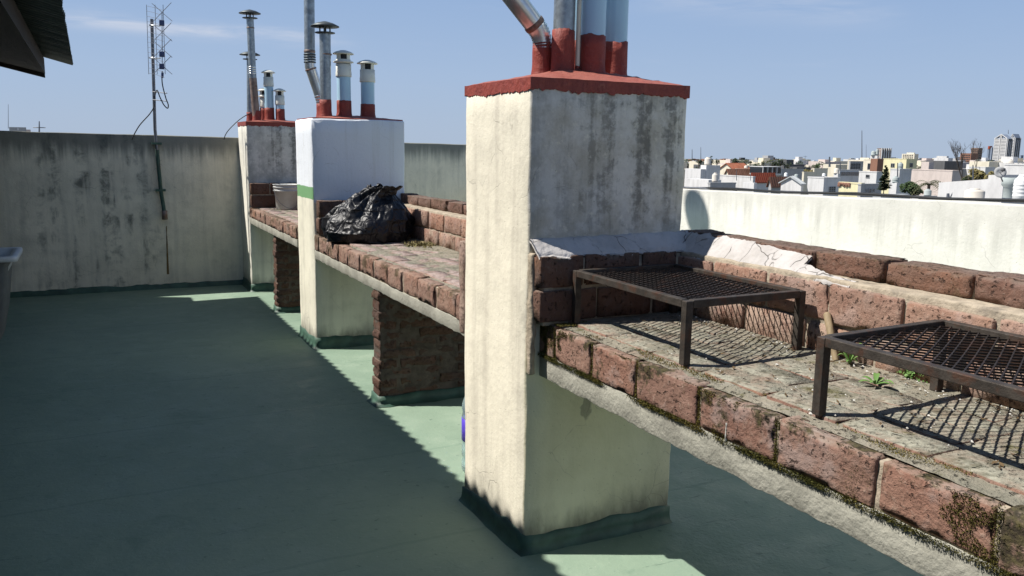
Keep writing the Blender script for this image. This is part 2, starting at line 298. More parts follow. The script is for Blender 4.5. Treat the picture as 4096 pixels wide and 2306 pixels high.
# ------------------------------------------------------------------ mesh shorthand
class MB:
    def __init__(s): s.v = []; s.f = []; s.sm = []
    def add(s, verts, faces, smooth=False):
        o = len(s.v); s.v += [tuple(p) for p in verts]; s.f += [tuple(i+o for i in f) for f in faces]; s.sm += [smooth]*len(faces); return s
    def box(s, x0, x1, y0, y1, z0, z1):
        v = [(x, y, z) for x in (x0, x1) for y in (y0, y1) for z in (z0, z1)]
        return s.add(v, [(0, 1, 3, 2), (4, 6, 7, 5), (0, 4, 5, 1), (2, 3, 7, 6), (0, 2, 6, 4), (1, 5, 7, 3)])
    def rough(s, x0, x1, y0, y1, z0, z1, cell=.05, amp=.004, rad=.008, freq=6., seed=0., chip=0., fn=None, smooth=True):
        lo, hi = (x0, y0, z0), (x1, y1, z1)
        n = [max(2, round((hi[i]-lo[i])/(cell if not isinstance(cell, tuple) else cell[i]))) for i in range(3)]
        idx = {}; V = []; F = []
        rad = min(rad, *[(hi[i]-lo[i])*.45 for i in range(3)])
        def axis(i, k):
            u = k/n[i]; L = hi[i]-lo[i]; e = rad*.9/L
            if rad > 0 and n[i] >= 3:
                if k == 1: u = min(u, e)
                if k == n[i]-1: u = max(u, 1-e)
            return lo[i]+L*u
        def vert(i, j, k):
            q = idx.get((i, j, k))
            if q is None:
                p = Vector((axis(0, i), axis(1, j), axis(2, k)))
                c = Vector([min(max(p[a], lo[a]+rad), hi[a]-rad) for a in range(3)])
                d = p-c
                if d.length > 1e-9: p = c+d.normalized()*rad
                o = Vector((seed*17.3, seed*7.1, seed*3.7))
                if amp: p = p+noise.noise_vector(p*freq+o)*amp+noise.noise_vector(p*freq*3.7+o)*amp*.45
                if chip:
                    edge = sum(1 for a, m in ((i, n[0]), (j, n[1]), (k, n[2])) if a in (0, m))
                    if edge >= 2:
                        g = noise.noise(p*19+o)+.35*noise.noise(p*60+o)
                        if g > .05: p = p+(Vector(((x0+x1)/2, (y0+y1)/2, (z0+z1)/2))-p).normalized()*chip*min(1, (g-.05)*2.6)
                if fn: p = fn(p)
                q = len(V); idx[(i, j, k)] = q; V.append(p)
            return q
        for a, (b, c) in ((0, (1, 2)), (1, (2, 0)), (2, (0, 1))):
            for side in (0, n[a]):
                for u in range(n[b]):
                    for v_ in range(n[c]):
                        q = []
                        for du, dv in ((0, 0), (1, 0), (1, 1), (0, 1)):
                            t_ = [0, 0, 0]; t_[a] = side; t_[b] = u+du; t_[c] = v_+dv; q.append(vert(*t_))
                        F.append(q if side else q[::-1])
        return s.add(V, F, smooth)
    def tube(s, pts, r, seg=10, caps=True, smooth=True):
        pts = [Vector(p) for p in pts]; rs = r if isinstance(r, (list, tuple)) else [r]*len(pts)
        V = []; F = []; a = None
        for i, p in enumerate(pts):
            d = (pts[min(i+1, len(pts)-1)]-pts[max(i-1, 0)]).normalized()
            if a is None: a = d.orthogonal().normalized()
            else: a = (a-d*a.dot(d)).normalized()
            b = d.cross(a)
            V += [p+(a*math.cos(2*math.pi*k/seg)+b*math.sin(2*math.pi*k/seg))*rs[i] for k in range(seg)]
        for i in range(len(pts)-1):
            for k in range(seg):
                k2 = (k+1) % seg
                F.append((i*seg+k, i*seg+k2, (i+1)*seg+k2, (i+1)*seg+k))
        s.add(V, F, smooth)
        if caps: s.add(V[:seg], [tuple(range(seg))[::-1]]); s.add(V[-seg:], [tuple(range(seg))])
        return s
    def lathe(s, prof, c=(0, 0, 0), seg=24, smooth=True, axis=None):
        c = Vector(c); V = []; F = []
        q = Vector(axis).to_track_quat('Z', 'Y') if axis is not None else None
        for r, z in prof:
            for k in range(seg):
                p = Vector((r*math.cos(2*math.pi*k/seg), r*math.sin(2*math.pi*k/seg), z))
                V.append(c+(q @ p if q else p))
        for i in range(len(prof)-1):
            for k in range(seg):
                k2 = (k+1) % seg
                F.append((i*seg+k, i*seg+k2, (i+1)*seg+k2, (i+1)*seg+k))
        return s.add(V, F, smooth)
    def build(s, name, mat, parent=None, loc=None, kind=None, label=None):
        org = Vector(loc) if loc is not None else (parent_loc(parent) if parent else Vector((0, 0, 0)))
        me = bpy.data.meshes.new(name); me.from_pydata([tuple(Vector(p)-org) for p in s.v], [], s.f)
        me.polygons.foreach_set('use_smooth', s.sm); me.materials.append(mat); me.update()
        o = bpy.data.objects.new(name, me); col.objects.link(o)
        if parent:
            o.parent = parent
            o.location = org-parent_loc(parent)
        else: o.location = org
        if kind: o['kind'] = kind
        if label: o['label'] = label
        return o
def parent_loc(o):
    p = Vector(o.location)
    while o.parent: o = o.parent; p += Vector(o.location)
    return p
def tag(o, label, cat, group=None):
    o['label'] = label; o['category'] = cat
    if group: o['group'] = group
    return o
def thing(name, label, cat, loc, group=None):
    o = bpy.data.objects.new(name, None); o.empty_display_size = .1; col.objects.link(o); o.location = loc
    return tag(o, label, cat, group)
def link_copy(src, parent, loc, rot=(0, 0, 0), scale=(1, 1, 1)):
    o = src.copy(); col.objects.link(o); o.parent = parent; o.location = loc; o.rotation_euler = rot; o.scale = scale; return o

# ------------------------------------------------------------------ the roof terrace: floor and walls
FZ = -.045
XW, YW, XL = 4.6, 10.15, -.9          # right wall, back wall, house wall on the left
f = MB(); f.rough(-.95, XW+.1, -2.5, YW+.1, -.4, FZ, cell=(.35, .35, .2), amp=.006, rad=.01, freq=.8)
f.build('roof_floor', FLOOR, kind='structure')

def wall(name, label, x0, x1, y0, y1, z0, z1, mat, cell=.12, amp=.006, fn=None, cat='wall'):
    r = thing(name, label, cat, ((x0+x1)/2, (y0+y1)/2, 0))
    MB().rough(x0, x1, y0, y1, z0, z1, cell, amp, .012, 3., fn=fn).build('wall_body', mat, r, loc=(x0, y0, 0))
    return r
backw = wall('parapet_wall', 'grey mouldy plaster parapet wall with black streaks at the far end of the green roof', XL, XW+.15, YW, YW+.16, -.3, 1.665, GREYWALL,
             fn=lambda p: Vector((p.x, p.y, p.z-(.012*(p.x-1) if p.z > 1 else 0))))
def slope_top(p): return Vector((p.x, p.y, p.z+(.023*(5.78-p.y) if p.z > .6 else 0)))
rightw = wall('parapet_wall', 'sunlit white parapet wall behind the brick counters on the right', XW, XW+.15, -2.5, YW-.003, -.3, 1.262, WHITEWALL, fn=slope_top)
housew = wall('house_wall', 'pale plastered house wall at the left edge of the roof terrace', XL-.2, XL-.003, -2.5, YW+.16, -.3, 2.62, SIDEWALL, cell=.25)

def skirt(parent, pts, h, mat=SKIRT, name='green_skirt', seed=0, out=.012, flare=.05, closed=False):
    # membrane turned up from the floor: pts run round the foot, outside on the right-hand side
    P = [Vector((x, y, 0)) for x, y in pts]; path = []
    for a, b in zip(P[:-1], P[1:]):
        n = max(2, int((b-a).length/.05))
        path += [a.lerp(b, i/n) for i in range(n)]
    path.append(P[-1])
    V = []; F = []; prof = [(-.003, 1.), (.9*out, .97), (out, .5), (out+flare*.25, .22), (out+flare, .012), (out+flare+.004, -.02)]
    for i, p in enumerate(path):
        d = (path[min(i+1, len(path)-1)]-path[max(i-1, 0)]).normalized(); nrm = Vector((d.y, -d.x, 0))
        hh = h*(1+.35*noise.noise(p*5+Vector((seed, 3, 1)))+.15*noise.noise(p*19+Vector((seed, 3, 1))))
        wob = 1+.4*noise.noise(p*9+Vector((seed, 8, 1)))
        for o_, z in prof: V.append(p+nrm*o_*(wob if o_ > 0 else 1)+Vector((0, 0, FZ+max(z*hh, -.02))))
    m = len(prof)
    for i in range(len(path)-1):
        for k in range(m-1): F.append((i*m+k, (i+1)*m+k, (i+1)*m+k+1, i*m+k+1)[::-1])
    return MB().add(V, F, True).build(name, mat, parent)
skirt(backw, [(XL, YW), (1.56, YW)], .055, flare=.02)
skirt(backw, [(2.3, YW), (XW, YW)], .055, seed=4, flare=.02)
skirt(rightw, [(XW, YW-.02), (XW, -2.4)], .10, seed=7)
# rust stain and clamp are on the aerial; green mast paint run below it
# ------------------------------------------------------------------ corrugated roof overhead on the left
EAVE = -.077
roof = thing('corrugated_roof', 'dark corrugated roof corner jutting in at the upper left', 'roof', (EAVE, 10.05, 2.38))
V = []; F = []; ny = 520; y0r, y1r = -2.5, 10.05; nx = 5
for j in range(ny+1):
    y = y0r+(y1r-y0r)*j/ny; zz = .011*math.sin(2*math.pi*y/.115)+.006*noise.noise(Vector((y*.9, 0, 0)))
    ex = .006*noise.noise(Vector((y*3, 5, 0)))+.004*math.sin(2*math.pi*y/.115)
    for i in range(nx+1):
        u = i/nx; V.append((EAVE+ex*(1-u)-2.6*u, y, 2.385+zz+.24*2.6*u-.012*math.exp(-u*30)))
for j in range(ny):
    for i in range(nx): a = j*(nx+1)+i; F.append((a, a+nx+1, a+nx+2, a+1))
n0 = len(V)
V += [(x, y, z-.004) for x, y, z in V]; F += [tuple(i+n0 for i in f_)[::-1] for f_ in F]
MB().add(V, F, True).build('corrugated_sheet', SHEET, roof)
def slope(x): return 2.355+.24*(EAVE-x)
b = MB(); V = []
for x in (-.33, -2.6):
    V += [(x, -2.5, slope(x)-.16), (x, 9.86, slope(x)-.16), (x, 9.86, slope(x)-.012), (x, -2.5, slope(x)-.012)]
b.add(V, [(0, 1, 2, 3), (7, 6, 5, 4), (0, 4, 5, 1), (2, 6, 7, 3), (1, 5, 6, 2), (0, 3, 7, 4)]).build('soffit', WOOD, roof)
V = []
for x in (-.335, -2.6):
    V += [(x, 9.863, slope(x)-.20), (x, 9.94, slope(x)-.20), (x, 9.94, slope(x)-.012), (x, 9.863, slope(x)-.012)]
MB().add(V, [(0, 1, 2, 3), (7, 6, 5, 4), (0, 4, 5, 1), (2, 6, 7, 3), (1, 5, 6, 2), (0, 3, 7, 4)]).build('fascia_board', WOOD, roof)

# ------------------------------------------------------------------ chimney piers
def pier(label, x0, x1, y0, y1, ztop, mat, skirt_pts, cap, seed, red_band=True):
    r = thing('chimney_pier', label, 'chimney', (x0, y0, 0))
    def lean(p): return p+Vector((.002*noise.noise(Vector((p.z*2, seed, 0))), .002*noise.noise(Vector((p.z*2, seed, 9))), 0))
    MB().rough(x0, x1, y0, y1, FZ-.02, ztop-.012, (.05, .05, .06), .0035, .012, 7., seed, chip=.008, fn=lean).build('pier_body', mat, r)
    # red membrane cap: overlaps the top edge and rises to the pipes
    nx = 22; V = []; F = []
    for j in range(nx+1):
        for i in range(nx+1):
            u, v = i/nx, j/nx
            e = min(u, 1-u, v, 1-v)
            ov = .0035 if red_band else -.012; x = x0-ov+(x1-x0+2*ov)*u; y = y0-ov+(y1-y0+2*ov)*v
            z = ztop-.004+cap*min(1, e/.40)+(.005*noise.noise(Vector((x*9, y*9, seed)))+.004*noise.noise(Vector((x*30, y*30, seed))))*min(1, e*8+.3)
            V.append((x, y, z))
    for j in range(nx):
        for i in range(nx): a = j*(nx+1)+i; F.append((a, a+1, a+nx+2, a+nx+1))
    ring = [i for i in range(nx+1)]+[j*(nx+1)+nx for j in range(1, nx+1)]+[nx*(nx+1)+i for i in range(nx-1, -1, -1)]+[j*(nx+1) for j in range(nx-1, 0, -1)]
    topm = MB().add(V, F, True); W = []; G_ = []; drop = .05 if red_band else .014; n_ = len(ring)*3
    cx, cy = (x0+x1)/2, (y0+y1)/2; fine = []
    for a, b in zip(ring, ring[1:]+ring[:1]): fine += [Vector(V[a]).lerp(Vector(V[b]), k/6) for k in range(6)]
    for p in fine:
        q = p*1.; dd = drop*(1+.16*noise.noise(q*7)+.14*noise.noise(q*26)+.16*noise.noise(q*70))
        ix = -.009 if p.x > cx else .009; iy = -.009 if p.y > cy else .009
        W += [p, Vector((p.x, p.y, ztop-dd)), Vector((p.x+ix, p.y+iy, ztop-dd-.002))]
    for k in range(len(fine)):
        k2 = (k+1) % len(fine)
        for m_ in (0, 1): G_.append((k*3+m_, k*3+m_+1, k2*3+m_+1, k2*3+m_))
    topm.add(W, G_, False); V, F = topm.v, topm.f
    tm = topm
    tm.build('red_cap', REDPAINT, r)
    skirt(r, skirt_pts, .085, seed=seed, flare=.018, out=.007)
    return r
N = dict(x0=1.49, x1=2.222, y0=2.83, y1=3.44)
M = dict(x0=1.572, x1=2.335, y0=6.64, y1=7.21)
Fp = dict(x0=1.56, x1=2.3, y0=9.58, y1=YW-.004)
def around(d, back=True): return [(d['x0'], d['y1']), (d['x0'], d['y0']), (d['x1'], d['y0']), (d['x1'], d['y1'])]
near_pier = pier('large near chimney pier of stained cream plaster with a broad red band round its top', **N, ztop=1.862, mat=CREAM, skirt_pts=around(N), cap=.062, seed=1)
mid_pier = pier('middle chimney pier repainted white above a green stripe', **M, ztop=1.808, mat=CREAM_MID, skirt_pts=around(M), cap=.03, seed=2, red_band=False)
far_pier = pier('farthest chimney pier, narrow and grey with a red cap, against the back wall', **Fp, ztop=1.835, mat=CREAM_FAR, skirt_pts=around(Fp), cap=.03, seed=3)

# ------------------------------------------------------------------ flue pipes
def pipe_lathe(path, r, seg=20): return MB().tube(path, r, seg)
def bell(c, r, h=.16):  # red membrane sleeve at a pipe foot with an uneven top
    V = []; F = []; seg = 28; prof = [(1.3, -.035), (1.16, .0), (1.09, .02), (1.07, .3), (1.07, .7), (1.06, 1.), (.99, 1.005)]
    for i, (k, z) in enumerate(prof):
        for s_ in range(seg):
            a = 2*math.pi*s_/seg
            p = Vector((c[0]*5+math.cos(a), c[1]*5+math.sin(a), 2.))
            top = h*(1+.05*noise.noise(p*1.1)+.05*noise.noise(p*3.1)); zz = z*top if z > .02 else z
            rr = r*(k+.03*noise.noise(p*3+Vector((0, 0, z*9))))
            V.append((c[0]+rr*math.cos(a), c[1]+rr*math.sin(a), c[2]+zz))
    for i in range(len(prof)-1):
        for s_ in range(seg): s2 = (s_+1) % seg; F.append((i*seg+s_, i*seg+s2, (i+1)*seg+s2, (i+1)*seg+s_))
    return MB().add(V, F, True)
def collar(parent, p, d, r, mat, name='seam_ring', n=1, gap=.02, w_=.007):
    for k in range(n):
        q = Vector(p)+Vector(d).normalized()*gap*k
        MB().lathe([(r*.99, -w_), (r*1.06, -w_*.5), (r*1.06, w_*.5), (r*.99, w_)], q, 20, axis=d).build(name, mat, parent)
def cowl(parent, p, r, big, mat, d=(0, 0, 1)):
    # disc cowl: lower ring, struts, shallow cone lid
    MB().lathe([(r*.98, -.004), (big*.70, .002), (big*.70, .008), (r*.98, .012)], p, 28, axis=d).build('cowl_ring', mat, parent)
    m = MB(); p = Vector(p); d = Vector(d).normalized(); a = d.orthogonal().normalized(); b_ = d.cross(a)
    for k in range(4):
        o = (a*math.cos(k*math.pi/2+.4)+b_*math.sin(k*math.pi/2+.4))*r*.9
        MB().tube([p+o, p+o+d*.06], .006, 6).build('strut', mat, parent)
    MB().lathe([(0.001, .045), (big, .050), (big*1.005, .056), (big*.6, .078), (r*.4, .092), (0.001, .095)], p, 32, axis=d).build('cowl_lid', mat, parent)
def pvc_cap(parent, p, r, two=False, mat=PVCW):
    p = Vector(p)
    MB().lathe([(r*.95, 0), (r*1.13, 0), (r*1.15, .008), (r*1.13, .035), (r*1.09, .045), (r*1.09, .10), (r*.95, .10)], p, 24).build('cap_collar', mat, parent)
    z = .10
    if two:
        MB().lathe([(r*.95, z+.004), (r*1.45, z+.012), (r*1.46, z+.018), (r*1.05, z+.028), (r*1.05, z+.036)], p, 24).build('cap_ring', mat, parent); z += .03
    m = MB()
    for k in range(4):
        a0 = k*math.pi/2+.25; pts = []
        V = []
        for q in range(5):
            a = a0+q*.16
            for rr in (r*.92, r*1.04):
                for zz in (z-.002, z+.05): V.append((p.x+rr*math.cos(a), p.y+rr*math.sin(a), p.z+zz))
        F = []
        for q in range(4):
            i = q*4; j = i+4
            F += [(i, j, j+1, i+1), (i+2, i+3, j+3, j+2)]
        F += [(0, 1, 3, 2), (16, 18, 19, 17)]
        MB().add(V, F).build('cap_post', mat, parent)
    MB().lathe([(r*.88, z+.0), (r*.88, z+.05)], p, 20).build('cap_throat', BLACKCABLE, parent)
    MB().lathe([(.001, z+.044), (r*1.5, z+.046), (r*1.52, z+.052), (r*1.1, z+.066), (r*.4, z+.078), (.001, z+.08)], p, 26).build('cap_lid', mat, parent)
G = 'flue pipes rising from the chimney piers'
def flue(label, base, path, r, mat, red=.15, name='flue_pipe'):
    t_ = thing(name, label, 'flue pipe', base, G)
    MB().tube(path, r, 22).build('pipe', mat, t_)
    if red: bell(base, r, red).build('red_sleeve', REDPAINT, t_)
    return t_
V3 = Vector
# near pier ------------------------------------------------
zb = 1.905
a = V3((1.738, 3.20, zb)); pa = a+V3((0, 0, .10)); pb = V3(on_y(2170, 141, 3.2)); pc = V3(on_y(2143, 106, 3.2)); pd = V3(on_y(2051, -12, 3.2)); pe = pc+(pd-pc)*3
pb = V3((a.x, 3.2, pb.z)); Bq = pc
fl = flue('bright galvanised flue pipe bending off to the left from the near pier', a, [a, pa], .0415, BRIGHT, .125)
pts = [(1-u)**2*pa+2*u*(1-u)*pb+u*u*pc for u in [q/16 for q in range(17)]]
MB().tube(pts, [.040+(.0045 if q % 2 else 0) for q in range(17)], 22).build('ribbed_elbow', BRIGHT, fl)
MB().tube([pc-(pd-pc).normalized()*.004, pd, pe], .0425, 22).build('slanting_pipe', BRIGHT, fl)
k2, k3 = pc, pd
collar(fl, Bq+(k3-Bq).normalized()*.01, k3-Bq, .043, RUSTY, 'rusty_seam', 1, w_=.012)
b0 = V3((1.781, 3.105, zb)); flue('dull mottled galvanised flue pipe, second from the left on the near pier', b0, [b0, V3((1.801, 3.11, 3.7))], .0445, GALV, .17)
c0 = V3((1.84, 3.085, zb)); flue('thin cream pipe squeezed between the fat flues on the near pier', c0, [c0, c0+V3((.01, .0, 1.7))], .0095, CREAMPIPE, 0.03)
d0 = V3((1.935, 3.25, zb)); flue('pale blue plastic flue half hidden behind the thin cream pipe on the near pier', d0, [d0, d0+V3((.0, .0, 1.75))], .05, PVC, .15)
e0 = V3((1.905, 3.075, zb)); flue('front pale blue plastic flue pipe on the near pier', e0, [e0, e0+V3((.012, .0, 1.8))], .0505, PVC, .155)
f0 = V3((2.085, 3.18, zb)); flue('rightmost pale blue plastic flue pipe on the near pier', f0, [f0, f0+V3((.004, .0, 1.9))], .0515, PVC, .15)
# middle pier ----------------------------------------------
zb = 1.83
b1 = V3((1.735, 6.83, zb)); top = on_y(1300, 135, 6.83)
fl = flue('capped grey galvanised flue with a wide disc cowl on the middle white pier', b1, [b1, V3((top.x, 6.83, top.z))], .044, GALV, .12)
cowl(fl, (top.x, 6.83, top.z), .044, .112, CAPMETAL); collar(fl, V3((top.x+.003, 6.83, top.z-.16)), (0, 0, 1), .0445, RUSTY, 'rusty_seam')
yb = 7.05
s0 = V3((1.762, yb, zb)); s1 = on_y(1285, 400, yb); s2 = on_y(1240, 268, yb); s3 = on_y(1239, 235, yb); s4 = on_y(1242, -60, yb)
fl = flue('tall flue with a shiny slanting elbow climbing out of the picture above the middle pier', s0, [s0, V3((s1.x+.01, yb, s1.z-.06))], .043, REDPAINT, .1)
MB().tube([V3((s1.x+.012, yb, s1.z-.09)), s1, s2, V3((s3.x, yb, s3.z))], .044, 20).build('slanting_pipe', BRIGHT, fl)
dd = s2-s1
for q in range(4): collar(fl, s1-dd.normalized()*(.03-.022*q), dd, .0445, BRIGHT, 'elbow_rib')
for q in range(4): collar(fl, V3((s3.x, yb, s3.z-.03+.02*q)), (0, 0, 1), .046, CAPMETAL, 'elbow_rib')
collar(fl, s2-dd.normalized()*.02, dd, .0445, RUSTY, 'rusty_seam')
SHADOW_COWL_Z = 5.25  # unseen flue top, height set by where the cowl's shadow lands
MB().tube([V3((s3.x, yb, s3.z-.02)), V3((s4.x+.02, yb, SHADOW_COWL_Z))], .0425, 20).build('riser', GALV, fl)
cowl(fl, (s4.x+.02, yb, SHADOW_COWL_Z), .0425, .155, CAPMETAL)  # invented cowl above the view, added to cast a shadow on the right wall
collar(fl, V3((s3.x, yb, s3.z+.055)), (0, 0, 1), .0435, RUSTY, 'rusty_seam', w_=.012)
def pvc(label, x, y, px, pyc, r, two=False, red=.12, zb=1.83):
    zt = on_y(px, pyc, y).z
    fl = flue(label, V3((x, y, zb)), [V3((x, y, zb)), V3((x, y, zt))], r, PVC, red)
    pvc_cap(fl, (x, y, zt-.02), r, two); return fl
pvc('pale blue flue with a white double-ringed cap on the middle pier', 1.895, 6.86, 1370, 298, .056, True)
pvc('short pale blue flue with a white mushroom cap at the right of the middle pier', 2.10, 6.88, 1466, 320, .056, False, .1)
# far pier -------------------------------------------------
zb = 1.862
g0 = V3((1.70, 9.74, zb)); g1 = on_y(1010, 295, 9.74); g2 = on_y(1000, 75, 9.74)
fl = flue('leaning capped flue with a rusty red foot on the far pier', g0, [g0, g1, g2], .039, GALV, .09)
MB().tube([g0, g0.lerp(g1, .9)], .0405, 18).build('rusty_length', RUSTY, fl)
cowl(fl, g2, .039, .115, CAPMETAL, (g2-g1).normalized()); collar(fl, g1, g1-g0, .041, BRIGHT, 'elbow_rib', 4, .022)
collar(fl, g2.lerp(g1, .17), g2-g1, .04, RUSTY, 'rusty_seam')
h0 = V3((1.672, 9.98, zb)); h1 = on_y(1000, 240, 9.98)
fl = flue('shorter capped flue standing behind the leaning one on the far pier', h0, [h0, V3((h1.x, 9.98, h1.z))], .036, GALV, .08)
cowl(fl, (h1.x, 9.98, h1.z), .036, .112, CAPMETAL)
pvc('low blue flue with a grey white cap left of the tallest on the far pier', 1.82, 9.92, 1055, 422, .045, True, .13, zb)
pvc('tallest pale blue plastic flue with a white cap on the far pier', 1.865, 9.86, 1090, 340, .05, False, .13, zb)
pvc('short white capped blue flue at the right of the far pier', 1.972, 9.80, 1132, 413, .047, False, .12, zb)

# ------------------------------------------------------------------ bricks
BM = {}
def brick_mesh(key, lx, ly, lz, mat, cell, amp, chip, n):
    if key not in BM:
        L = []
        for i in range(n):
            m = MB().rough(-lx/2, lx/2, -ly/2, ly/2, -lz/2, lz/2, cell, amp, .0065, 9., seed=len(BM)*13+i+1, chip=chip)
            me = bpy.data.meshes.new('brick'); me.from_pydata(m.v, [], m.f); me.polygons.foreach_set('use_smooth', m.sm); me.materials.append(mat); me.update()
            L.append(me)
        BM[key] = (L, (lx, ly, lz))
    return BM[key]
def brick(parent, key, x0, x1, y0, y1, z0, z1, tilt=.012, name='brick'):
    L, (lx, ly, lz) = BM[key]
    o = bpy.data.objects.new(name, random.choice(L)); col.objects.link(o); o.parent = parent
    o.location = V3(((x0+x1)/2, (y0+y1)/2, (z0+z1)/2))-parent_loc(parent)
    o.scale = ((x1-x0)/lx, (y1-y0)/ly, (z1-z0)/lz)
    o.rotation_euler = [random.uniform(-tilt, tilt)*.6 for _ in range(3)]
    return o
brick_mesh('nf', .075, .27, .125, BR_FRONT, .011, .0038, .020, 9)
brick_mesh('np', .125, .27, .06, BR_TOP, .03, .0035, .008, 5)
brick_mesh('nw', .12, .29, .12, BR_WALL, .013, .0038, .019, 7)
brick_mesh('nt', .12, .29, .1, BR_WALLTOP, .014, .006, .026, 6)
brick_mesh('nl', .12, .29, .1, BR_LOW, .03, .005, .012, 4)
brick_mesh('ns', .26, .105, .12, BR_SIDE, .022, .004, .012, 4)
brick_mesh('mf', .075, .27, .12, BR_MID, .018, .0045, .018, 7)
brick_mesh('mp', .125, .27, .06, BR_MIDTOP, .06, .003, .006, 4)
brick_mesh('mw', .12, .29, .12, BR_WALL, .04, .004, .012, 5)
brick_mesh('mt', .12, .29, .08, BR_WALLTOP, .04, .005, .012, 5)
brick_mesh('pl', .26, .13, .062, BR_PIL, .03, .006, .012, 6)

def ragged(zb, seed, a=.012):
    def fn(p):
        if p.z < zb+.012:
            g = noise.noise(V3((p.y*14, seed, p.x*5)))+.6*noise.noise(V3((p.y*45, seed, 2)))
            return V3((p.x, p.y, p.z+a*g*.8+.4*a))
        return p
    return fn
def counter(label, x0, y0, y1, zt, zs, zb, keys, side, joints=None, xb=2.2, rows=None, ptop=.012, skim=None, seed=0):
    """masonry barbecue counter: x0 front face, y0..y1 length, zt top of the front bricks, zs slab top, zb slab underside"""
    r = thing('brick_counter', label, 'barbecue counter', (x0, (y0+y1)/2, 0), 'brick barbecue counters between the chimney piers')
    kf, kp, kl, kw, kt = keys
    MB().rough(x0+.002, xb+.22, y0, y1, zb, zs, (.1, .02, .024), .0025, .003, 16., seed, fn=ragged(zb, seed, .007)).build('concrete_slab', CONCRETE, r)
    MB().rough(x0+.0095, xb+.01, y0+.002, y1-.002, zs-.004, zt-.009, (.08, .018, .018), .004, .005, 30., seed).build('mortar_bed', MORTAR, r)
    # front row
    if not joints:
        joints = [y0]; y = y0
        while y < y1-.2: y += random.uniform(.26, .30); joints.append(min(y, y1))
        if y1-joints[-1] > .03: joints.append(y1)
    for a, b in zip(joints[:-1], joints[1:]):
        dx = random.uniform(-.004, .006); dz = random.uniform(-.004, .004)
        brick(r, kf, x0+dx, x0+.075, a+.006, b-.009, zs+.003, zt+dz)
    # pavers
    x = x0+.082; c = 0
    while x < xb-.03:
        xe = min(x+random.uniform(.12, .13), xb-.004); y = y0-random.uniform(0, .2)
        while y < y1:
            ye = y+random.uniform(.255, .28)
            ya, yb = max(y, y0), min(ye, y1)
            if yb-ya > .05: brick(r, kp, x+.002, xe-.003, ya+.003, yb-.003, zt-.05, zt+ptop+random.uniform(-.002, .003), .006)
            y = ye
        x = xe
    if skim:
        V = []; F = []; nxs, nys = 44, int((y1-y0)/.016)
        for j in range(nys+1):
            for i in range(nxs+1):
                x = x0+.035+(xb+.004-x0-.035)*i/nxs; y = y0+(y1-y0)*j/nys; p = Vector((x, y, seed))
                h = .0045*noise.noise(p*5)+.0035*noise.noise(p*13)+.002*noise.noise(p*45)+.007*max(0, (x-x0-.45)/.2)-.012*max(0, 1-(x-x0-.035)/.1)
                V.append((x, y, zt+ptop+skim+h))
        for j in range(nys):
            for i in range(nxs): a = j*(nxs+1)+i; F.append((a, a+1, a+nxs+2, a+nxs+1))
        MB().add(V, F, True).build('cement_skim', SKIM, r)
    # parapet of three courses, the top one set back
    (a0, a1), (b0_, b1_), (c0_, c1_) = rows
    MB().rough(xb+.0105, xb+.195, y0, y1, zs, c0_+.004, (.06, .025, .025), .004, .008, 22., seed+3).build('parapet_mortar', MORTAR, r)
    MB().rough(xb+.104, xb+.195, y0, y1, c0_-.01, c1_-.02, (.06, .05, .04), .005, .008, 12., seed+4).build('parapet_mortar', MORTAR, r)
    for key, z0, z1, xa, xe_, ph in ((kl, a0, a1, xb, xb+.12, .1), (kw, b0_, b1_, xb, xb+.12, 0.), (kt, c0_, c1_, xb+.088, xb+.21, .16)):
        y = y1+ph
        while y > y0:
            L = random.uniform(.285, .31); ya, yb = max(y-L, y0), min(y, y1)
            if yb-ya > .05:
                dx = random.uniform(-.006, .005)
                brick(r, key, xa+dx, xe_, ya+.006, yb-.007, z0+random.uniform(0, .004), z1+random.uniform(-.005, .004), .02)
            y -= L
    # side walls beside the piers
    for (ya, yb, zrows, xs) in side:
        MB().rough(xs+.02, xb+.01, ya+.012, yb-.004, zt, zrows[-1][1]-.012, (.05, .05, .04), .004, .006, 12., seed+9).build('side_mortar', MORTAR, r)
        for i, (z0, z1) in enumerate(zrows):
            x = xs-(.06 if i % 2 else 0)
            while x < xb-.04:
                xe = x+.262; xa = max(x, xs); xe2 = min(xe, xb-.012)
                brick(r, 'ns', xa+random.uniform(-.004, .004)+.003, xe2-.006, ya+random.uniform(0, .006), yb-.01, z0+.004, z1-.004)
                x = xe
    return r

near = counter('nearest brick barbecue counter carrying the two iron grill tables', 1.55, .25, 2.845, .922, .797, .703, ('nf', 'np', 'nl', 'nw', 'nt'),
    [(2.745, 2.845, [(.935, 1.065), (1.068, 1.195)], 1.5)],
    joints=[.30, .645, .952, 1.235, 1.548, 1.86, 2.175, 2.448, 2.715, 2.845], rows=[(.93, 1.035), (1.041, 1.168), (1.184, 1.264)], xb=2.155, seed=5, skim=-.0008)
mid = counter('middle brick counter under the black rubbish bag', 1.57, 3.445, 6.635, .886, .765, .695, ('mf', 'mp', 'nl', 'mw', 'mt'),
    [(6.53, 6.635, [(.895, 1.03), (1.033, 1.165)], 1.585), (3.445, 3.545, [(.895, 1.03), (1.033, 1.165)], 1.52)],
    joints=[3.45, 3.73, 4.01, 4.27, 4.53, 4.80, 5.08, 5.376, 5.66, 5.91, 6.18, 6.50, 6.635], rows=[(.89, 1.0), (1.004, 1.122), (1.13, 1.205)], ptop=.006, seed=6, skim=-.0002)
far = counter('far brick counter carrying the plastic bucket', 1.56, 7.215, 9.575, .895, .79, .72, ('mf', 'mp', 'nl', 'mw', 'mt'),
    [(9.47, 9.575, [(.90, 1.04), (1.043, 1.17)], 1.57)], rows=[(.90, 1.0), (1.004, 1.122), (1.13, 1.205)], ptop=.004, seed=8, skim=-.0002)

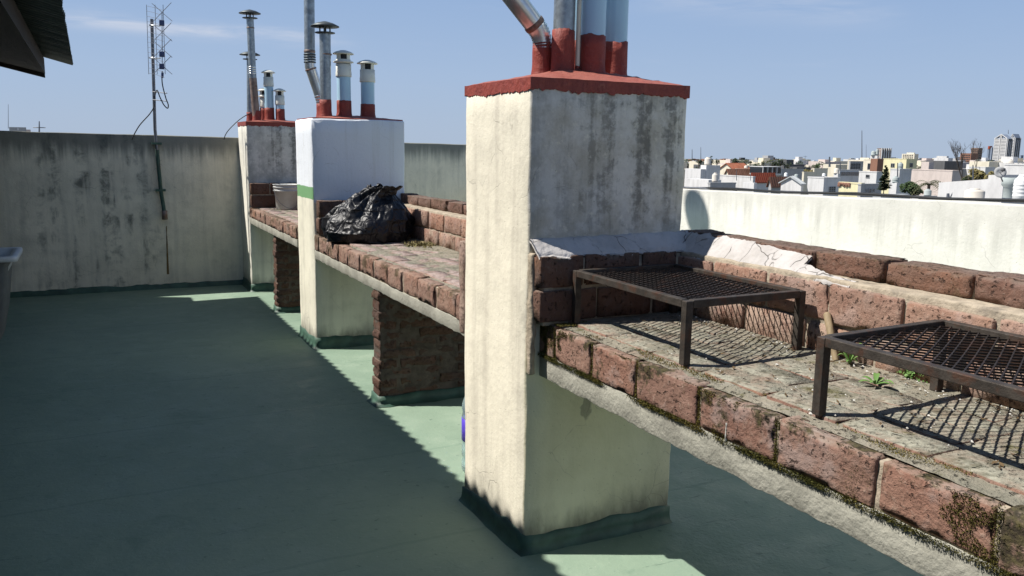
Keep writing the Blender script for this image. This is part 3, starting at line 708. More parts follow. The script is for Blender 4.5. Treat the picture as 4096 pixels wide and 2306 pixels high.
# white render smears along the near counter's corner
def smear(parent, f0, f1, nu, nv, seed, lump=.006, thick=.014, rag=.0):
    V = []; F = []
    for i in range(nu+1):
        u = i/nu
        A, B, nrm = f0(u), f1(u), None
        e0 = .16*noise.noise(V3((u*9, seed, 0)))+.07*noise.noise(V3((u*31, seed, 0)))+.04*noise.noise(V3((u*80, seed, 0))); e1 = .08*noise.noise(V3((u*13, seed, 5)))+.05*noise.noise(V3((u*45, seed, 5)))
        for j in range(nv+1):
            v = j/nv; vv = e0*(1-v)+(1+e1)*v
            p = A.lerp(B, vv); n_ = (B-A).cross(f0(min(1, u+.01))-f0(max(0, u-.01))).normalized()
            if n_.z < 0: n_ = -n_
            k = min(v, 1-v)*2; body = min(1, k*3.2)-.35
            p = p+n_*(thick*body+lump*noise.noise(p*16+V3((seed, 0, 0)))+lump*.5*noise.noise(p*50))
            V.append(p)
    n1 = len(V)
    for i in range(nu+1):
        for j in range(nv+1):
            p = V[i*(nv+1)+j]; V.append(p-V3((0, 0, .012 if 0 < j < nv else .003)))
    for i in range(nu):
        for j in range(nv):
            a = i*(nv+1)+j; q = (a, a+nv+1, a+nv+2, a+1); F.append(q); F.append(tuple(x+n1 for x in q[::-1]))
    rim = [i*(nv+1) for i in range(nu+1)]+[nu*(nv+1)+j for j in range(1, nv+1)]+[i*(nv+1)+nv for i in range(nu-1, -1, -1)]+[j for j in range(nv-1, 0, -1)]
    for k in range(len(rim)): a, b = rim[k], rim[(k+1) % len(rim)]; F.append((a, b, b+n1, a+n1))
    return MB().add(V, F, True).build('render_smear', MORTARW, parent)
smear(near, lambda u: V3((1.500+.75*u, 2.750, 1.189+.002*u)), lambda u: V3((1.496+.79*u, 2.834, 1.256+.010*u)), 120, 14, 1, thick=.008, lump=.0035)
smear(near, lambda u: V3((2.163, 2.835-.71*u, 1.163)), lambda u: V3((2.247, 2.835-.71*u, 1.262-.04*max(0, u-.6))), 120, 14, 2, thick=.008, lump=.0035)
smear(near, lambda u: V3((2.162, 2.15-.26*u, 1.165)), lambda u: V3((2.192+.03*(1-u)**2, 2.15-.27*u, 1.192+.03*(1-u)**2)), 50, 8, 3, thick=.008)
# cement run left on the pier's corner beside the counter
m = MB().rough(1.490, 1.514, 2.795, 2.834, .72, 1.20, (.012, .012, .02), .007, .008, 22., 4, chip=.01); m.build('corner_mortar', MORTAR, near)
m = MB().rough(1.485, 1.56, 3.438, 3.50, .75, 1.18, (.03, .03, .03), .007, .012, 14., 6); m.build('corner_mortar', BR_LOW, mid)

# brick supports under the counters
def support(label, x0, x1, y0, y1, z1, seed):
    r = thing('brick_support', label, 'brick support', (x0, y0, 0), 'brick supports under the counters')
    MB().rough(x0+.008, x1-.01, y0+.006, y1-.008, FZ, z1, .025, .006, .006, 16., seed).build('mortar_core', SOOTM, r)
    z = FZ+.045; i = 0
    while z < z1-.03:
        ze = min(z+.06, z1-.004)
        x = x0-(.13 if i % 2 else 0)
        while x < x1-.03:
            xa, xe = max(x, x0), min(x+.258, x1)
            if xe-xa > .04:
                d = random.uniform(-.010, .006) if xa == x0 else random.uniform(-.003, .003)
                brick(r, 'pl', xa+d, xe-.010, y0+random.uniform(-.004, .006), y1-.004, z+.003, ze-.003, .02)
            x += .27
        z += .0635; i += 1
    skirt(r, [(x0, y1), (x0, y0), (x1, y0)], .06, seed=seed, flare=.03)
    return r
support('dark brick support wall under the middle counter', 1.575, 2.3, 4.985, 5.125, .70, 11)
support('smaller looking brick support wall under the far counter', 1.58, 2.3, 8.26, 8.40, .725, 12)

# ------------------------------------------------------------------ iron grill tables
def rail(p, q, w_, h_):
    p, q = V3(p), V3(q); d = (q-p).normalized(); n_ = V3((-d.y, d.x, 0)); V = []
    for e in (p, q):
        for a, b in ((-1, -1), (1, -1), (1, 1), (-1, 1)): V.append(e+n_*a*w_/2+V3((0, 0, b*h_/2)))
    return MB().add(V, [(0, 3, 2, 1), (4, 5, 6, 7), (0, 1, 5, 4), (1, 2, 6, 5), (2, 3, 7, 6), (3, 0, 4, 7)])
def bevel(o, w_=.0025):
    m = o.modifiers.new('edge', 'BEVEL'); m.width = w_; m.segments = 2; m.limit_method = 'ANGLE'; return o
def grill(label, NL, FL, FR, NR, z0, z1, lwd=.057, swd=.0275):
    c = V3(((NL[0]+FR[0])/2, (NL[1]+FR[1])/2, z0)); r = thing('grill_table', label, 'grill table', c, 'iron mesh grill tables on the near counter')
    s_ = .026; C4 = [V3((x, y, 0)) for x, y in (NL, FL, FR, NR)]
    ax, ay = (C4[3]-C4[0]).normalized(), (C4[1]-C4[0]).normalized()
    off = [(ax+ay)*s_/2, (ax-ay)*s_/2, (-ax-ay)*s_/2, (ay-ax)*s_/2]
    L = [p+o for p, o in zip(C4, off)]
    for p in L:
        rot = math.atan2(ay.y, ay.x)
        m = rail(V3((p.x, p.y, 0))-ay*s_/2, V3((p.x, p.y, 0))+ay*s_/2, s_, 1)
        m.v = [(x, y, z0+(z+.5)*(z1-.002-z0)) for x, y, z in m.v]
        bevel(m.build('leg', IRON, r))
    zc = z1-.0125
    for i, j in ((0, 1), (1, 2), (2, 3), (3, 0)):
        d = (L[j]-L[i]).normalized()
        bevel(rail(L[i]+d*(s_/2+.0005)+V3((0, 0, zc)), L[j]-d*(s_/2+.0005)+V3((0, 0, zc)), s_-.001, .025).build('rail', IRON, r))
    # expanded metal: strands zig-zag between knots; long way across the counter
    m = MB(); O = L[0]+(ax+ay)*.011; W = (L[3]-L[0]).length-.022; D = (L[1]-L[0]).length-.022
    nu, nv = max(2, round(W/lwd)), max(2, round(D/swd)); du, dv = W/nu, D/nv; zm = z1-.014
    def P_(u, v, hz=0): 
        sag = -.006*math.sin(math.pi*u/W)*math.sin(math.pi*v/D)
        q = O+ax*u+ay*v; return V3((q.x, q.y, zm+hz+sag))
    for j in range(nv):
        for i in range(nu):
            u, v = i*du, j*dv; mu, mv = u+du/2, v+dv/2
            for (a0, b0, a1, b1, up_) in ((u, v+dv/2*0, mu, mv, 0), (mu, mv, u+du, v, 1), (u, v+dv, mu, mv, 1), (mu, mv, u+du, v+dv, 0)):
                A, B = P_(a0, b0, .0015 if up_ else -.0015), P_(a1, b1, -.0015 if up_ else .0015)
                d = (B-A).normalized(); n_ = V3((-d.y, d.x, 0))*.0017; h = V3((0, 0, .0022))
                V = [A-n_-h, A+n_-h, A+n_+h, A-n_+h, B-n_-h, B+n_-h, B+n_+h, B-n_+h]
                m.add(V, [(0, 1, 5, 4), (1, 2, 6, 5), (2, 3, 7, 6), (3, 0, 4, 7)])
    o = m.build('mesh_top', IRONTOP, r); o['kind'] = 'stuff'
    return r
grill('grill table farther from the viewer, against the near chimney pier', (1.618, 2.02), (1.63, 2.725), (2.125, 2.735), (2.125, 2.03), .936, 1.142)
grill('grill table nearer to the viewer, cut off by the right edge', (1.622, .80), (1.622, 1.503), (2.128, 1.528), (2.128, .83), .936, 1.142)

# ------------------------------------------------------------------ things on the counters
# black rubbish bag
def rubbish_bag():
    c = V3((1.845, 6.12, .893)); r = thing('rubbish_bag', 'black plastic rubbish bag slumped on the middle counter', 'rubbish bag', c)
    nu, nv = 150, 90; V = []; F = []
    vx, vy = V3((math.cos(YAW), -math.sin(YAW), 0)), V3((math.sin(YAW), math.cos(YAW), 0))
    knot = V3((.035, 0, .37))
    for j in range(nv+1):
        v = j/nv
        for i in range(nu):
            th = 2*math.pi*i/nu; ca, sa = math.cos(th), math.sin(th)
            # profile: flat base, bulge low, neck, open ruffle
            prof = [(0, .0, .0), (.10, .22, .0), (.2, .305, .015), (.35, .325, .08), (.5, .305, .16), (.65, .245, .235), (.78, .165, .295), (.86, .125, .325), (.93, .115, .36), (1., .13, .40)]
            for (v0, r0, z0), (v1, r1, z1) in zip(prof[:-1], prof[1:]):
                if v <= v1+1e-9: q = (v-v0)/(v1-v0); q = q*q*(3-2*q); rr = r0+(r1-r0)*q; zz = z0+(z1-z0)*q; break
            sx = 1.0+.06*ca; k = min(1, max(0, (v-.15)/.3))
            pleat = (.036*noise.noise(V3((ca*2.1, sa*2.1, v*1.1+2)))+.010*math.sin(th*9+5*noise.noise(V3((ca*2, sa*2, v*2))))*min(1, max(0, (v-.35)*3)))*(1 if v > .12 else v*8)
            rr = max(.0, rr+pleat*(1. if v < .8 else .8))
            cx = .09*max(0, v-.4)*1.5; 
            p = V3((0, 0, zz+c.z))+vx*(rr*ca*.95+cx)+vy*(rr*sa*.86)+V3((c.x, c.y, 0))
            rn = 0
            if .06 < v < .97:
                q = V3((ca*1.9+.8*v, sa*1.9, v*2.6)); g = noise.noise(q+V3((7, 1, 3))*1); g2 = noise.noise(q*2.3)
                rn = .034*(1-2.2*abs(g))+.009*(1-2*abs(g2))+.003*(1-2*abs(noise.noise(q*5.5)))
                p += (p-V3((c.x, c.y, c.z+.16))).normalized()*(rn-.012)*min(1, v*6)
            p.z = max(p.z, c.z+.0)
            # open ruffle flops to the right
            if v > .86: p += vx*(v-.86)*.5+V3((0, 0, .03*noise.noise(V3((ca*3, sa*3, 1)))*(v-.86)*7))
            V.append(p)
    for j in range(nv):
        for i in range(nu):
            i2 = (i+1) % nu; F.append((j*nu+i, j*nu+i2, (j+1)*nu+i2, (j+1)*nu+i))
    t = material('black_bin_liner', .42, spec=.4)
    g = t.noise(t.obj, 18, 6, .6, .6); g2 = t.n('ShaderNodeTexVoronoi', {'Vector': t.vmath('ADD', t.scalev(t.obj, (1, 1, .55)), t.scalev(t.n('ShaderNodeTexNoise', {'Vector': t.obj, 'Scale': 6.}).outputs['Color'], (.2, .2, .2))), 'Scale': 13.}, feature='DISTANCE_TO_EDGE').outputs['Distance']
    t.out(t.mix(g, (.006, .006, .008), (.010, .010, .013)), t.bump(t.math('ADD', g, t.step(g2, .0, .25)), .4, .02))
    MB().add(V, F, True).build('bag_skin', MATS['black_bin_liner'], r)
rubbish_bag()
# plastic bucket on the far counter
bx, by, bz = 1.905, 9.22, .902
r = thing('plastic_bucket', 'dirty white plastic bucket on the far counter by the far pier', 'bucket', (bx, by, bz))
R0, R1, H = .115, .142, .265
MB().lathe([(.001, 0), (R0, 0), (R0+.004, .006), (R0+(R1-R0)*.72, H*.72), (R1+.004, H*.73), (R1+.004, H*.76), (R1-.002, H*.77), (R1+.0, H*.86), (R1+.007, H*.87), (R1+.007, H*.9), (R1, H*.91), (R1+.002, H*.975), (R1+.009, H*.98), (R1+.009, H), (R1-.004, H), (R0-.004, .01), (.001, .01)], (bx, by, bz), 36).build('bucket_body', PLASTIC, r)
pts = []
for q in range(17):
    a = math.pi*q/16; pts.append(V3((bx-math.cos(a)*(R1+.006), by-.02-math.sin(a)*.045-.1*math.sin(a), bz+H*.82-math.sin(a)*.20)))
MB().tube(pts, .003, 6).build('bail_handle', STEEL, r)
# wooden handle leaning on the parapet
p0, p1 = on_x(3325, 1335, 2.185), on_x(3305, 1262, 2.16)
p0 = V3((2.115, 1.875, .938)); 
sticko = thing('wooden_handle', 'short worn wooden stick leaning on the brick parapet between the grill tables', 'stick', p0)
tp = V3(on_x(3308, 1258, 2.14)); MB().tube([p0, p0.lerp(tp, .5), tp, tp+(tp-p0).normalized()*.006], [.010, .0115, .012, .007], 12).build('stick_shaft', STICK, sticko)

# weeds
def weed(label, p, n, L, wd, lift, seed, name='weed'):
    rnd = random.Random(seed); r = thing(name, label, 'weed', p); 
    for k in range(n):
        a = 2*math.pi*k/n+rnd.uniform(-.3, .3); l = L*rnd.uniform(.65, 1.1); lf = lift*rnd.uniform(.5, 1.4); m = MB(); V = []; F = []
        d = V3((math.cos(a), math.sin(a), 0)); s_ = V3((-d.y, d.x, 0))
        for i in range(7):
            u = i/6; wv = wd*(math.sin(math.pi*min(1, u*.92+.08))**.8)*(.45+.75*u if u < .8 else 1.05-(u-.8)*4.5)
            z = lf*math.sin(u*2.2)*l; q = V3(p)+d*l*u+V3((0, 0, z+.004)); wv = max(wv, .001)
            V += [q-s_*wv+V3((0, 0, wv*.35)), q, q+s_*wv+V3((0, 0, wv*.35))]
        for i in range(6):
            for j in (0, 1): a_ = i*3+j; F.append((a_, a_+1, a_+4, a_+3))
        m.add(V, F, True).build('leaf', WEED, r)
    return r
weed('small upright weed with thin leaves at the foot of the parapet, shaded on its right', V3(on_z(3395, 1462, .937)), 11, .055, .0075, .95, 1)
weed('bright green rosette weed with broad leaves out on the dusty counter top', V3(on_z(3500, 1545, .937)), 7, .055, .0105, .35, 2)
def clump(label, p, n, rad, seed):
    rnd = random.Random(seed); r = thing('weed', label, 'weed', p); m = MB()
    for k in range(n):
        a = rnd.uniform(0, 6.28); q = V3(p)+V3((math.cos(a)*rad*rnd.random()*.6, math.sin(a)*rad*rnd.random()*1.2, rad*.75*rnd.random()))
        d = V3((rnd.uniform(-1, 1), rnd.uniform(-1, 1), rnd.uniform(.1, 1))).normalized(); s_ = d.orthogonal().normalized(); l = rnd.uniform(.006, .012)
        m.add([q, q+d*l*.6+s_*l*.45, q+d*l*1.2, q+d*l*.6-s_*l*.45], [(0, 1, 2, 3)])
    m.build('foliage', WEED, r, kind='stuff')
clump('dense low clump of tiny round leaves growing beside the second grill table leg', V3(on_z(3655, 1515, .937)), 420, .055, 3)

# moss in the joints of the near counter, grit, dry grass
def tufts(name, pts, mat, l0, l1, label_kind='stuff', parent=None, spread=1.):
    m = MB(); rnd = random.Random(5)
    for p, n_ in pts:
        d = (V3(n_)+V3((rnd.uniform(-1, 1), rnd.uniform(-1, 1), rnd.uniform(-1, 1)))*.8*spread).normalized(); s_ = d.orthogonal().normalized()
        s_ = Matrix.Rotation(rnd.uniform(0, 6.28), 3, d) @ s_; l = rnd.uniform(l0, l1); wd = l*.28
        m.add([p-s_*wd, p+s_*wd, p+d*l], [(0, 1, 2)])
    return m.build(name, mat, parent, kind='stuff')
rnd = random.Random(3); pts = []
for _ in range(60000):
    y = rnd.uniform(.3, 2.84); g = noise.noise(V3((y*4.2, 1, 0)))+.5*noise.noise(V3((y*13, 4, 0)))
    if rnd.random() < .42+g*1.3: pts.append((V3((1.545+rnd.gauss(0, .002), y, .797+rnd.gauss(0, .0042)+.005*g)), (-1, 0, .35)))
for yj in (.645, .952, 1.548, 1.86, 2.175, 2.448, 2.715):
    for _ in range(700):
        z = .80+.125*rnd.random()**1.6
        if rnd.random() < .75 and yj not in (1.235,): pts.append((V3((1.555+rnd.gauss(0, .002), yj-.001+rnd.gauss(0, .004), z)), (-1, 0, .3)))
for _ in range(3600):   # the first brick beside the pier is covered
    y, z = 2.72+.125*rnd.random(), .80+.125*rnd.random()
    if noise.noise(V3((y*22, z*22, 3))) > -.15: pts.append((V3((1.552, y, z)), (-1, 0, .4)))
for _ in range(70000):  # patches on brick faces
    y, z = rnd.uniform(.3, 2.7), rnd.uniform(.80, .921)
    g = noise.noise(V3((y*6.5, z*9, 7)))+.6*noise.noise(V3((y*24, z*24, 2)))+(z-.87)*3
    if g > .29: pts.append((V3((1.5505, y, z)), (-1, 0, .5)))
tufts('moss', pts, MOSS, .002, .006, parent=near)
pts = []
for _ in range(30000):  # top joints
    x, y = rnd.uniform(1.56, 1.72), rnd.uniform(.35, 2.74); 
    g = noise.noise(V3((x*14, y*5, 3)))-abs(x-1.63)*5+.25*noise.noise(V3((x*60, y*60, 1)))
    if g > .2: pts.append((V3((x, y, .929+.004*rnd.random())), (0, 0, 1)))
for _ in range(1500): pts.append((V3((1.56+.14*rnd.random()**2, 2.735-.05*rnd.random()**1.5, .932)), (0, 0, 1)))
tufts('moss', pts, MOSS, .002, .006, parent=near, spread=1.3)
pts = []
for _ in range(900):
    p = V3((2.12+rnd.gauss(0, .05), 5.66+rnd.gauss(0, .06), .893)); pts.append((p, (0, 0, 1)))
tufts('dry_grass', pts, DEADGRASS, .01, .035, parent=mid, spread=2.)
m = MB()
for _ in range(300):
    if rnd.random() < .55: x, y = 2.14-abs(rnd.gauss(0, .05)), rnd.uniform(.5, 2.72)
    else: x, y = rnd.uniform(1.6, 2.17), rnd.uniform(.4, 2.7)
    s_ = rnd.choice((.0018, .0025, .003, .0045)) * rnd.uniform(.7, 1.3); c = V3((x, y, .938+s_*.5))
    d = [V3((rnd.uniform(.6, 1.2)*s_, 0, 0)), V3((0, rnd.uniform(.6, 1.2)*s_, 0)), V3((0, 0, rnd.uniform(.5, 1)*s_))]
    m.add([c+d[0], c-d[0], c+d[1], c-d[1], c+d[2], c-d[2]], [(0, 2, 4), (2, 1, 4), (1, 3, 4), (3, 0, 4), (2, 0, 5), (1, 2, 5), (3, 1, 5), (0, 3, 5)])
o = m.build('grit', STONEW, kind='stuff'); o['label'] = 'white grit and pebbles scattered on the near brick counter'; o['category'] = 'grit'

V = []; F = []
for i in range(15):
    u = i/14; p = on_x(2906, 1692, 1.5475).lerp(on_x(2900, 1768, 1.5475), u); wd = .0022+.0016*noise.noise(V3((u*7, 3, 0)))+(.002 if i in (0, 1) else 0)
    for k in range(4): V.append(p+V3((.004 if k in (0, 3) else -.001, (-1, -.5, .5, 1)[k]*wd, 0)))
for i in range(14):
    for k in range(3): a_ = i*4+k; F.append((a_, a_+1, a_+5, a_+4))
MB().add(V, F, True).build('bird_dropping', STONEW, near)
m = MB(); rnd2 = random.Random(8)
for _ in range(260):
    x, y = (rnd2.uniform(1.66, 2.1), rnd2.uniform(.9, 2.68)) if rnd2.random() < .5 else (2.13-abs(rnd2.gauss(0, .04)), rnd2.uniform(.5, 2.7))
    a = rnd2.uniform(0, 6.28); l = rnd2.uniform(.006, .016); d_ = V3((math.cos(a), math.sin(a), rnd2.uniform(-.1, .25))); n_ = V3((-d_.y, d_.x, rnd2.uniform(-.3, .3)))*rnd2.uniform(.2, .4); c = V3((x, y, .941))
    m.add([c-d_*l, c+n_*l, c+d_*l, c-n_*l], [(0, 1, 2, 3)])
o = m.build('leaf_litter', simple('dry_leaf_litter', (.15, .10, .05), .9, var=.5, scale=60, dark=(.05, .04, .03)), kind='stuff'); o['label'] = 'brown dry leaf bits and ash scattered on the near brick counter'; o['category'] = 'leaf litter'
# water bottle behind the near pier
bt = V3((1.712, 3.73, FZ))
r = thing('water_bottle', 'big clear plastic water bottle with violet label standing behind the near pier', 'bottle', bt)
tt = material('bottle_plastic', .12, spec=.5); tt.b.inputs['Transmission Weight'].default_value = .75; tt.b.inputs['IOR'].default_value = 1.2; tt.out((.62, .78, .80))
q = .098
MB().lathe([(.001, 0), (q*.9, 0), (q, .015), (q, .06), (q*.93, .075), (q, .09), (q, .14), (q*.95, .15), (q, .165), (q, .30), (q*.95, .315), (q, .33), (q*.99, .36), (q*.88, .39), (q*.6, .43), (q*.3, .45), (q*.28, .47)], bt, 32).build('bottle_body', MATS['bottle_plastic'], r)
MB().lathe([(q*.97, .17), (q*1.01, .172), (q*1.01, .29), (q*.97, .292)], bt, 32).build('bottle_label', LABELP, r)
MB().lathe([(.001, .495), (q*.31, .495), (q*.33, .49), (q*.33, .465), (q*.2, .465)], bt, 20).build('bottle_cap', LABELP, r)

# white plastic wash tub at the left edge
r = thing('wash_tub', 'white plastic wash tub with a broad rim at the left edge of the picture', 'tub', (-.75, 8.2, 0))
m = MB()
def rect(x0, x1, y0, y1, z, rad=.05, seg=5):
    P_ = []
    for cx, cy, a0 in ((x1-rad, y1-rad, 0), (x0+rad, y1-rad, 90), (x0+rad, y0+rad, 180), (x1-rad, y0+rad, 270)):
        for k in range(seg+1): a = R(a0+90*k/seg); P_.append((cx+rad*math.cos(a), cy+rad*math.sin(a), z))
    return P_
XR, YF, YB, ZR = -.565, 7.85, 8.55, .66
rings = [(XL+.05, XR-.17, YF+.14, YB-.14, FZ), (XL+.04, XR-.12, YF+.1, YB-.1, .2), (XL+.03, XR-.075, YF+.06, YB-.06, ZR-.1), (XL+.02, XR-.06, YF+.05, YB-.05, ZR-.045),
         (XL+.01, XR, YF, YB, ZR-.045), (XL+.008, XR+.004, YF-.004, YB+.004, ZR-.02), (XL+.01, XR, YF, YB, ZR), (XL+.03, XR-.06, YF+.06, YB-.06, ZR-.004), (XL+.05, XR-.12, YF+.12, YB-.12, .25), (XL+.06, XR-.16, YF+.16, YB-.16, .05)]
V = []; F = []
for q_ in rings: V += rect(*q_)
k = 24
F2 = []
for i in range(len(rings)-1):
    for j in range(k): j2 = (j+1) % k; (F2 if i >= 3 else F).append((i*k+j, i*k+j2, (i+1)*k+j2, (i+1)*k+j))
F2.append(tuple(range((len(rings)-1)*k, len(rings)*k)))
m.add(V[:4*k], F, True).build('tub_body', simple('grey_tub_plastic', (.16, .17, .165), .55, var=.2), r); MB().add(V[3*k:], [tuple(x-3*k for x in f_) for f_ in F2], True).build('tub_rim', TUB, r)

# ------------------------------------------------------------------ television aerial on its mast
ym = 10.09
mb0, mb1, mb2 = on_y(659, 861, ym), on_y(620, 520, ym), on_y(607, 77, ym)
r = thing('tv_aerial', 'grid television aerial on a thin mast clamped to the back wall', 'aerial', mb0)
MB().tube([mb0, on_y(643, 762, ym), on_y(628, 600, ym)], .021, 12).build('mast_foot', simple('green_painted_mast', (.05, .10, .08), .6, dark=(.09, .06, .04)), r)
MB().tube([on_y(629, 610, ym), mb1, mb2], .017, 12).build('mast', STEEL, r)
MB().lathe([(.001, -.05), (.03, -.05), (.03, .05), (.001, .05)], mb0, 12).build('mast_shoe', RUSTY, r)
for py in (762, 575):
    q = on_y(643 if py > 700 else 627, py, ym); MB().box(q.x-.05, q.x+.05, ym-.025, YW+.01, q.z-.012, q.z+.012).build('wall_bracket', SKIRT, r)
# reflector grid: nearly edge-on, wires across
ctr = on_y(625, 160, ym); wdir = V3((.62, -.78, 0)).normalized()*1.; 
def gp(px, py, dy): return on_y(px, py, ym+dy)
m = MB()
wires = [(593, 24), (593, 40)]
for k in range(14):
    t_ = k/13; y_l = 24+(293-24)*t_; 
    A, Bv = gp(585+10*t_, y_l, -.05), gp(650+8*t_, y_l+18, -.55)
    m.tube([A, A.lerp(Bv, .5)+V3((0, 0, .004)), Bv], .002, 5)
for px, dy in ((586, -.05), (620, -.28), (652, -.52)):
    m.tube([gp(px, 20, dy), gp(px+9, 298, dy)], .003, 5)
m.build('reflector_grid', STEEL, r)
for k, py in enumerate((50, 130, 195, 262)):
    m = MB(); c = gp(648, py, -.60)
    for sx, sz in ((-1, .09), (1, .09), (-1, -.09), (1, -.09)):
        m.tube([c, c+V3((sx*.085, -.08*sx, sz))], .003, 5)
    m.build('bow_tie_dipole', STEEL, r)
m = MB(); m.tube([gp(648, 50, -.60), gp(649, 265, -.60)], .004, 6); m.build('feed_line', STEEL, r)
for py in (93, 218, 267):
    q = gp(647, py, -.61); m = MB().rough(q.x-.025, q.x+.025, q.y-.02, q.y+.02, q.z-.028, q.z+.028, .02, 0, .006); m.build('balun_box', BOXBLUE, r)
for py in (103, 233):
    A, Bv = on_y(608, py, ym), gp(640, py+1, -.4); m = MB().tube([A+V3((-.03, -.02, 0)), A+V3((.01, -.03, 0)), Bv], .009, 8); m.build('boom_clamp', BRIGHT, r)
for py in (368, 400):
    A = on_y(618, py, ym-.02); Bv = on_y(668, py+6, ym-.2); m = MB().tube([A-V3((.02, 0, 0)), Bv], .005, 6); m.build('cable_bracket', STEEL, r)
def curve(ps, n=10):
    out = []
    for i in range(len(ps)-1):
        a, b, c, d = ps[max(i-1, 0)], ps[i], ps[i+1], ps[min(i+2, len(ps)-1)]
        for k in range(n):
            u = k/n; out.append(.5*((2*b)+(c-a)*u+(2*a-5*b+4*c-d)*u*u+(3*b-a-3*c+d)*u**3))
    return out+[ps[-1]]
q = [V3(on_y(px, py, ym-.25)) for px, py in ((649, 285), (648, 320), (652, 350), (664, 395), (673, 420), (670, 434), (655, 420), (640, 390), (628, 362))]
q += [V3(on_y(px, py, ym-.03)) for px, py in ((620, 385), (619, 420), (600, 455), (560, 500), (536, 540), (528, 560))]
MB().tube(curve(q), .006, 7).build('coax_cable', BLACKCABLE, r)
MB().tube([on_y(650, 292, ym-.25), on_y(649, 312, ym-.25)], .013, 8).build('cable_plug', BOXBLUE, r)
# rust run on the wall under the mast
V = []; F = []; n_ = 26
A, Bv = on_y(666, 905, YW-.004), on_y(672, 1098, YW-.004)
for i in range(n_+1):
    u = i/n_; p = A.lerp(Bv, u); wd = .004+.016*u+.004*noise.noise(V3((u*9, 0, 0)))+(.02*max(0, u-.85)/.15*noise.noise(V3((u*30, 2, 0))))
    for s_ in (-1, 0, 1): V.append(p+V3((s_*wd, -.004 if s_ == 0 else 0.008, 0)))
for i in range(n_):
    for j in (0, 1): a = i*3+j; F.append((a, a+1, a+4, a+3))
MB().add(V, F, True).build('rust_stain', simple('rust_run', (.21, .135, .055), .9, var=.35, scale=14, dark=(.12, .07, .03)), backw)

# cable drooping from the far pier to the wall, and hoses along the right wall
q = [V3(on_y(*p, 9.9)) for p in ((1030, 452), (1000, 455), (960, 478), (920, 515), (902, 540), (896, 560))]
tag(MB().tube(curve(q), .005, 6).build('drooping_cable', BLACKCABLE, loc=q[-1]), 'thin dark cable drooping from the far pier pipes to the back wall', 'cable')
def walltop(y): return 1.262+.023*(5.78-y)
q = [V3((XW+.09+.03*math.sin(y*2.3), y, walltop(y)+.016+.006*math.sin(y*5))) for y in [9.5-.3*i for i in range(38)]]
tag(MB().tube(q, .009, 8).build('black_hose', BLACKCABLE, loc=q[0]), 'black hose lying along the top of the white wall', 'hose')
q = [V3((XW+.12+.02*math.sin(y*1.7+1), y, walltop(y)+.012)) for y in [9.2-.35*i for i in range(32)]]
tag(MB().tube(q, .008, 8).build('grey_cable', STEEL, loc=q[0]), 'thin grey cable running behind the black hose on the white wall', 'cable')

def proj_y(c, z):          # image row of height z over the point c
    d = V3((c.x, c.y, z))-CAM
    return 1153-(d.dot(up))*FPX/d.dot(fw)
# ------------------------------------------------------------------ the city behind the white wall
GZ = -9.
t = material('city_ground', .95, spec=.1)
g = t.noise(t.scalev(t.obj, (.03, .03, .03)), 1., 8, .7); g2 = t.n('ShaderNodeTexVoronoi', {'Vector': t.obj, 'Scale': .07}).outputs['Color']
t.out(t.mix(t.step(g, .35, .65), t.mix(.35, (.22, .21, .19), g2 if False else (.30, .28, .26)), (.10, .12, .085)))
V = [(0, 0, GZ-1)]; F = []
for i, rad in enumerate((120, 300, 700, 1500, 3000, 6000)):     # the land falls gently away from the house
    V += [(rad*math.cos(a*math.pi/32), rad*math.sin(a*math.pi/32), GZ-1-.0085*rad) for a in range(64)]
F = [(0, 1+a, 1+(a+1) % 64) for a in range(64)]
for i in range(5):
    for a in range(64): b_ = (a+1) % 64; F.append((1+i*64+a, 1+(i+1)*64+a, 1+(i+1)*64+b_, 1+i*64+b_))
MB().add(V, F, True).build('ground', MATS['city_ground'], kind='structure')
def za(x, y): return 2700+x/3.68, 560+y/3.68
def zb_(x, y): return 3396+x/3.68, 500+y/3.68
def city_mat(name, c, var=.14):
    t = material(name, .9, spec=.1)
    n_ = t.noise(t.scalev(t.obj, (.9, .9, .35)), 1., 5, .65); n2 = t.noise(t.scalev(t.obj, (3, 3, .5)), 1., 4, .6)
    cc = t.mix(t.step(n_, .4, .7), c, tuple(x*(1-var) for x in c))
    return t.out(t.mix(t.step(n2, .55, .8, 0, .3), cc, tuple(x*.6 for x in c)))
CW = city_mat('city_white', (.62, .61, .60), .2); CC = city_mat('city_cream', (.68, .62, .50)); CG = city_mat('city_grey', (.38, .38, .38))
CY = city_mat('city_yellow', (.72, .66, .42)); CP = city_mat('city_pinkish', (.58, .50, .46)); CB = city_mat('city_brick', (.26, .14, .10))
CBR = city_mat('city_brown', (.24, .165, .13)); CDK = city_mat('city_dark', (.12, .12, .125)); CBL = city_mat('city_bluegrey', (.22, .26, .33))
TILE = city_mat('clay_tile_roof', (.30, .115, .07), .35); TILER = city_mat('red_tile_roof', (.34, .085, .05), .3); TILEB = city_mat('brown_tile_roof', (.25, .125, .085), .35)
ZINC = city_mat('zinc_roof', (.40, .42, .43)); PANE = simple('dark_window_pane', (.03, .035, .042), .15, spec=.6, var=.2); TANKM = city_mat('tank_plastic', (.62, .57, .50), .1)
TANKW = city_mat('white_tank', (.74, .74, .73), .08); TANKG = city_mat('grey_green_tank', (.36, .40, .39), .1)
LEAFS = [leafmat('dark_foliage', (.018, .03, .014), (.035, .05, .02), .7), leafmat('olive_foliage', (.06, .07, .03), (.09, .095, .045), .7),
         leafmat('green_foliage', (.03, .055, .02), (.055, .085, .03), .7), leafmat('yellow_foliage', (.17, .145, .05), (.24, .20, .08), .7), leafmat('blue_green_foliage', (.07, .09, .075), (.10, .12, .10), .7)]
BARK = simple('bark', (.10, .08, .065), .9, var=.4)

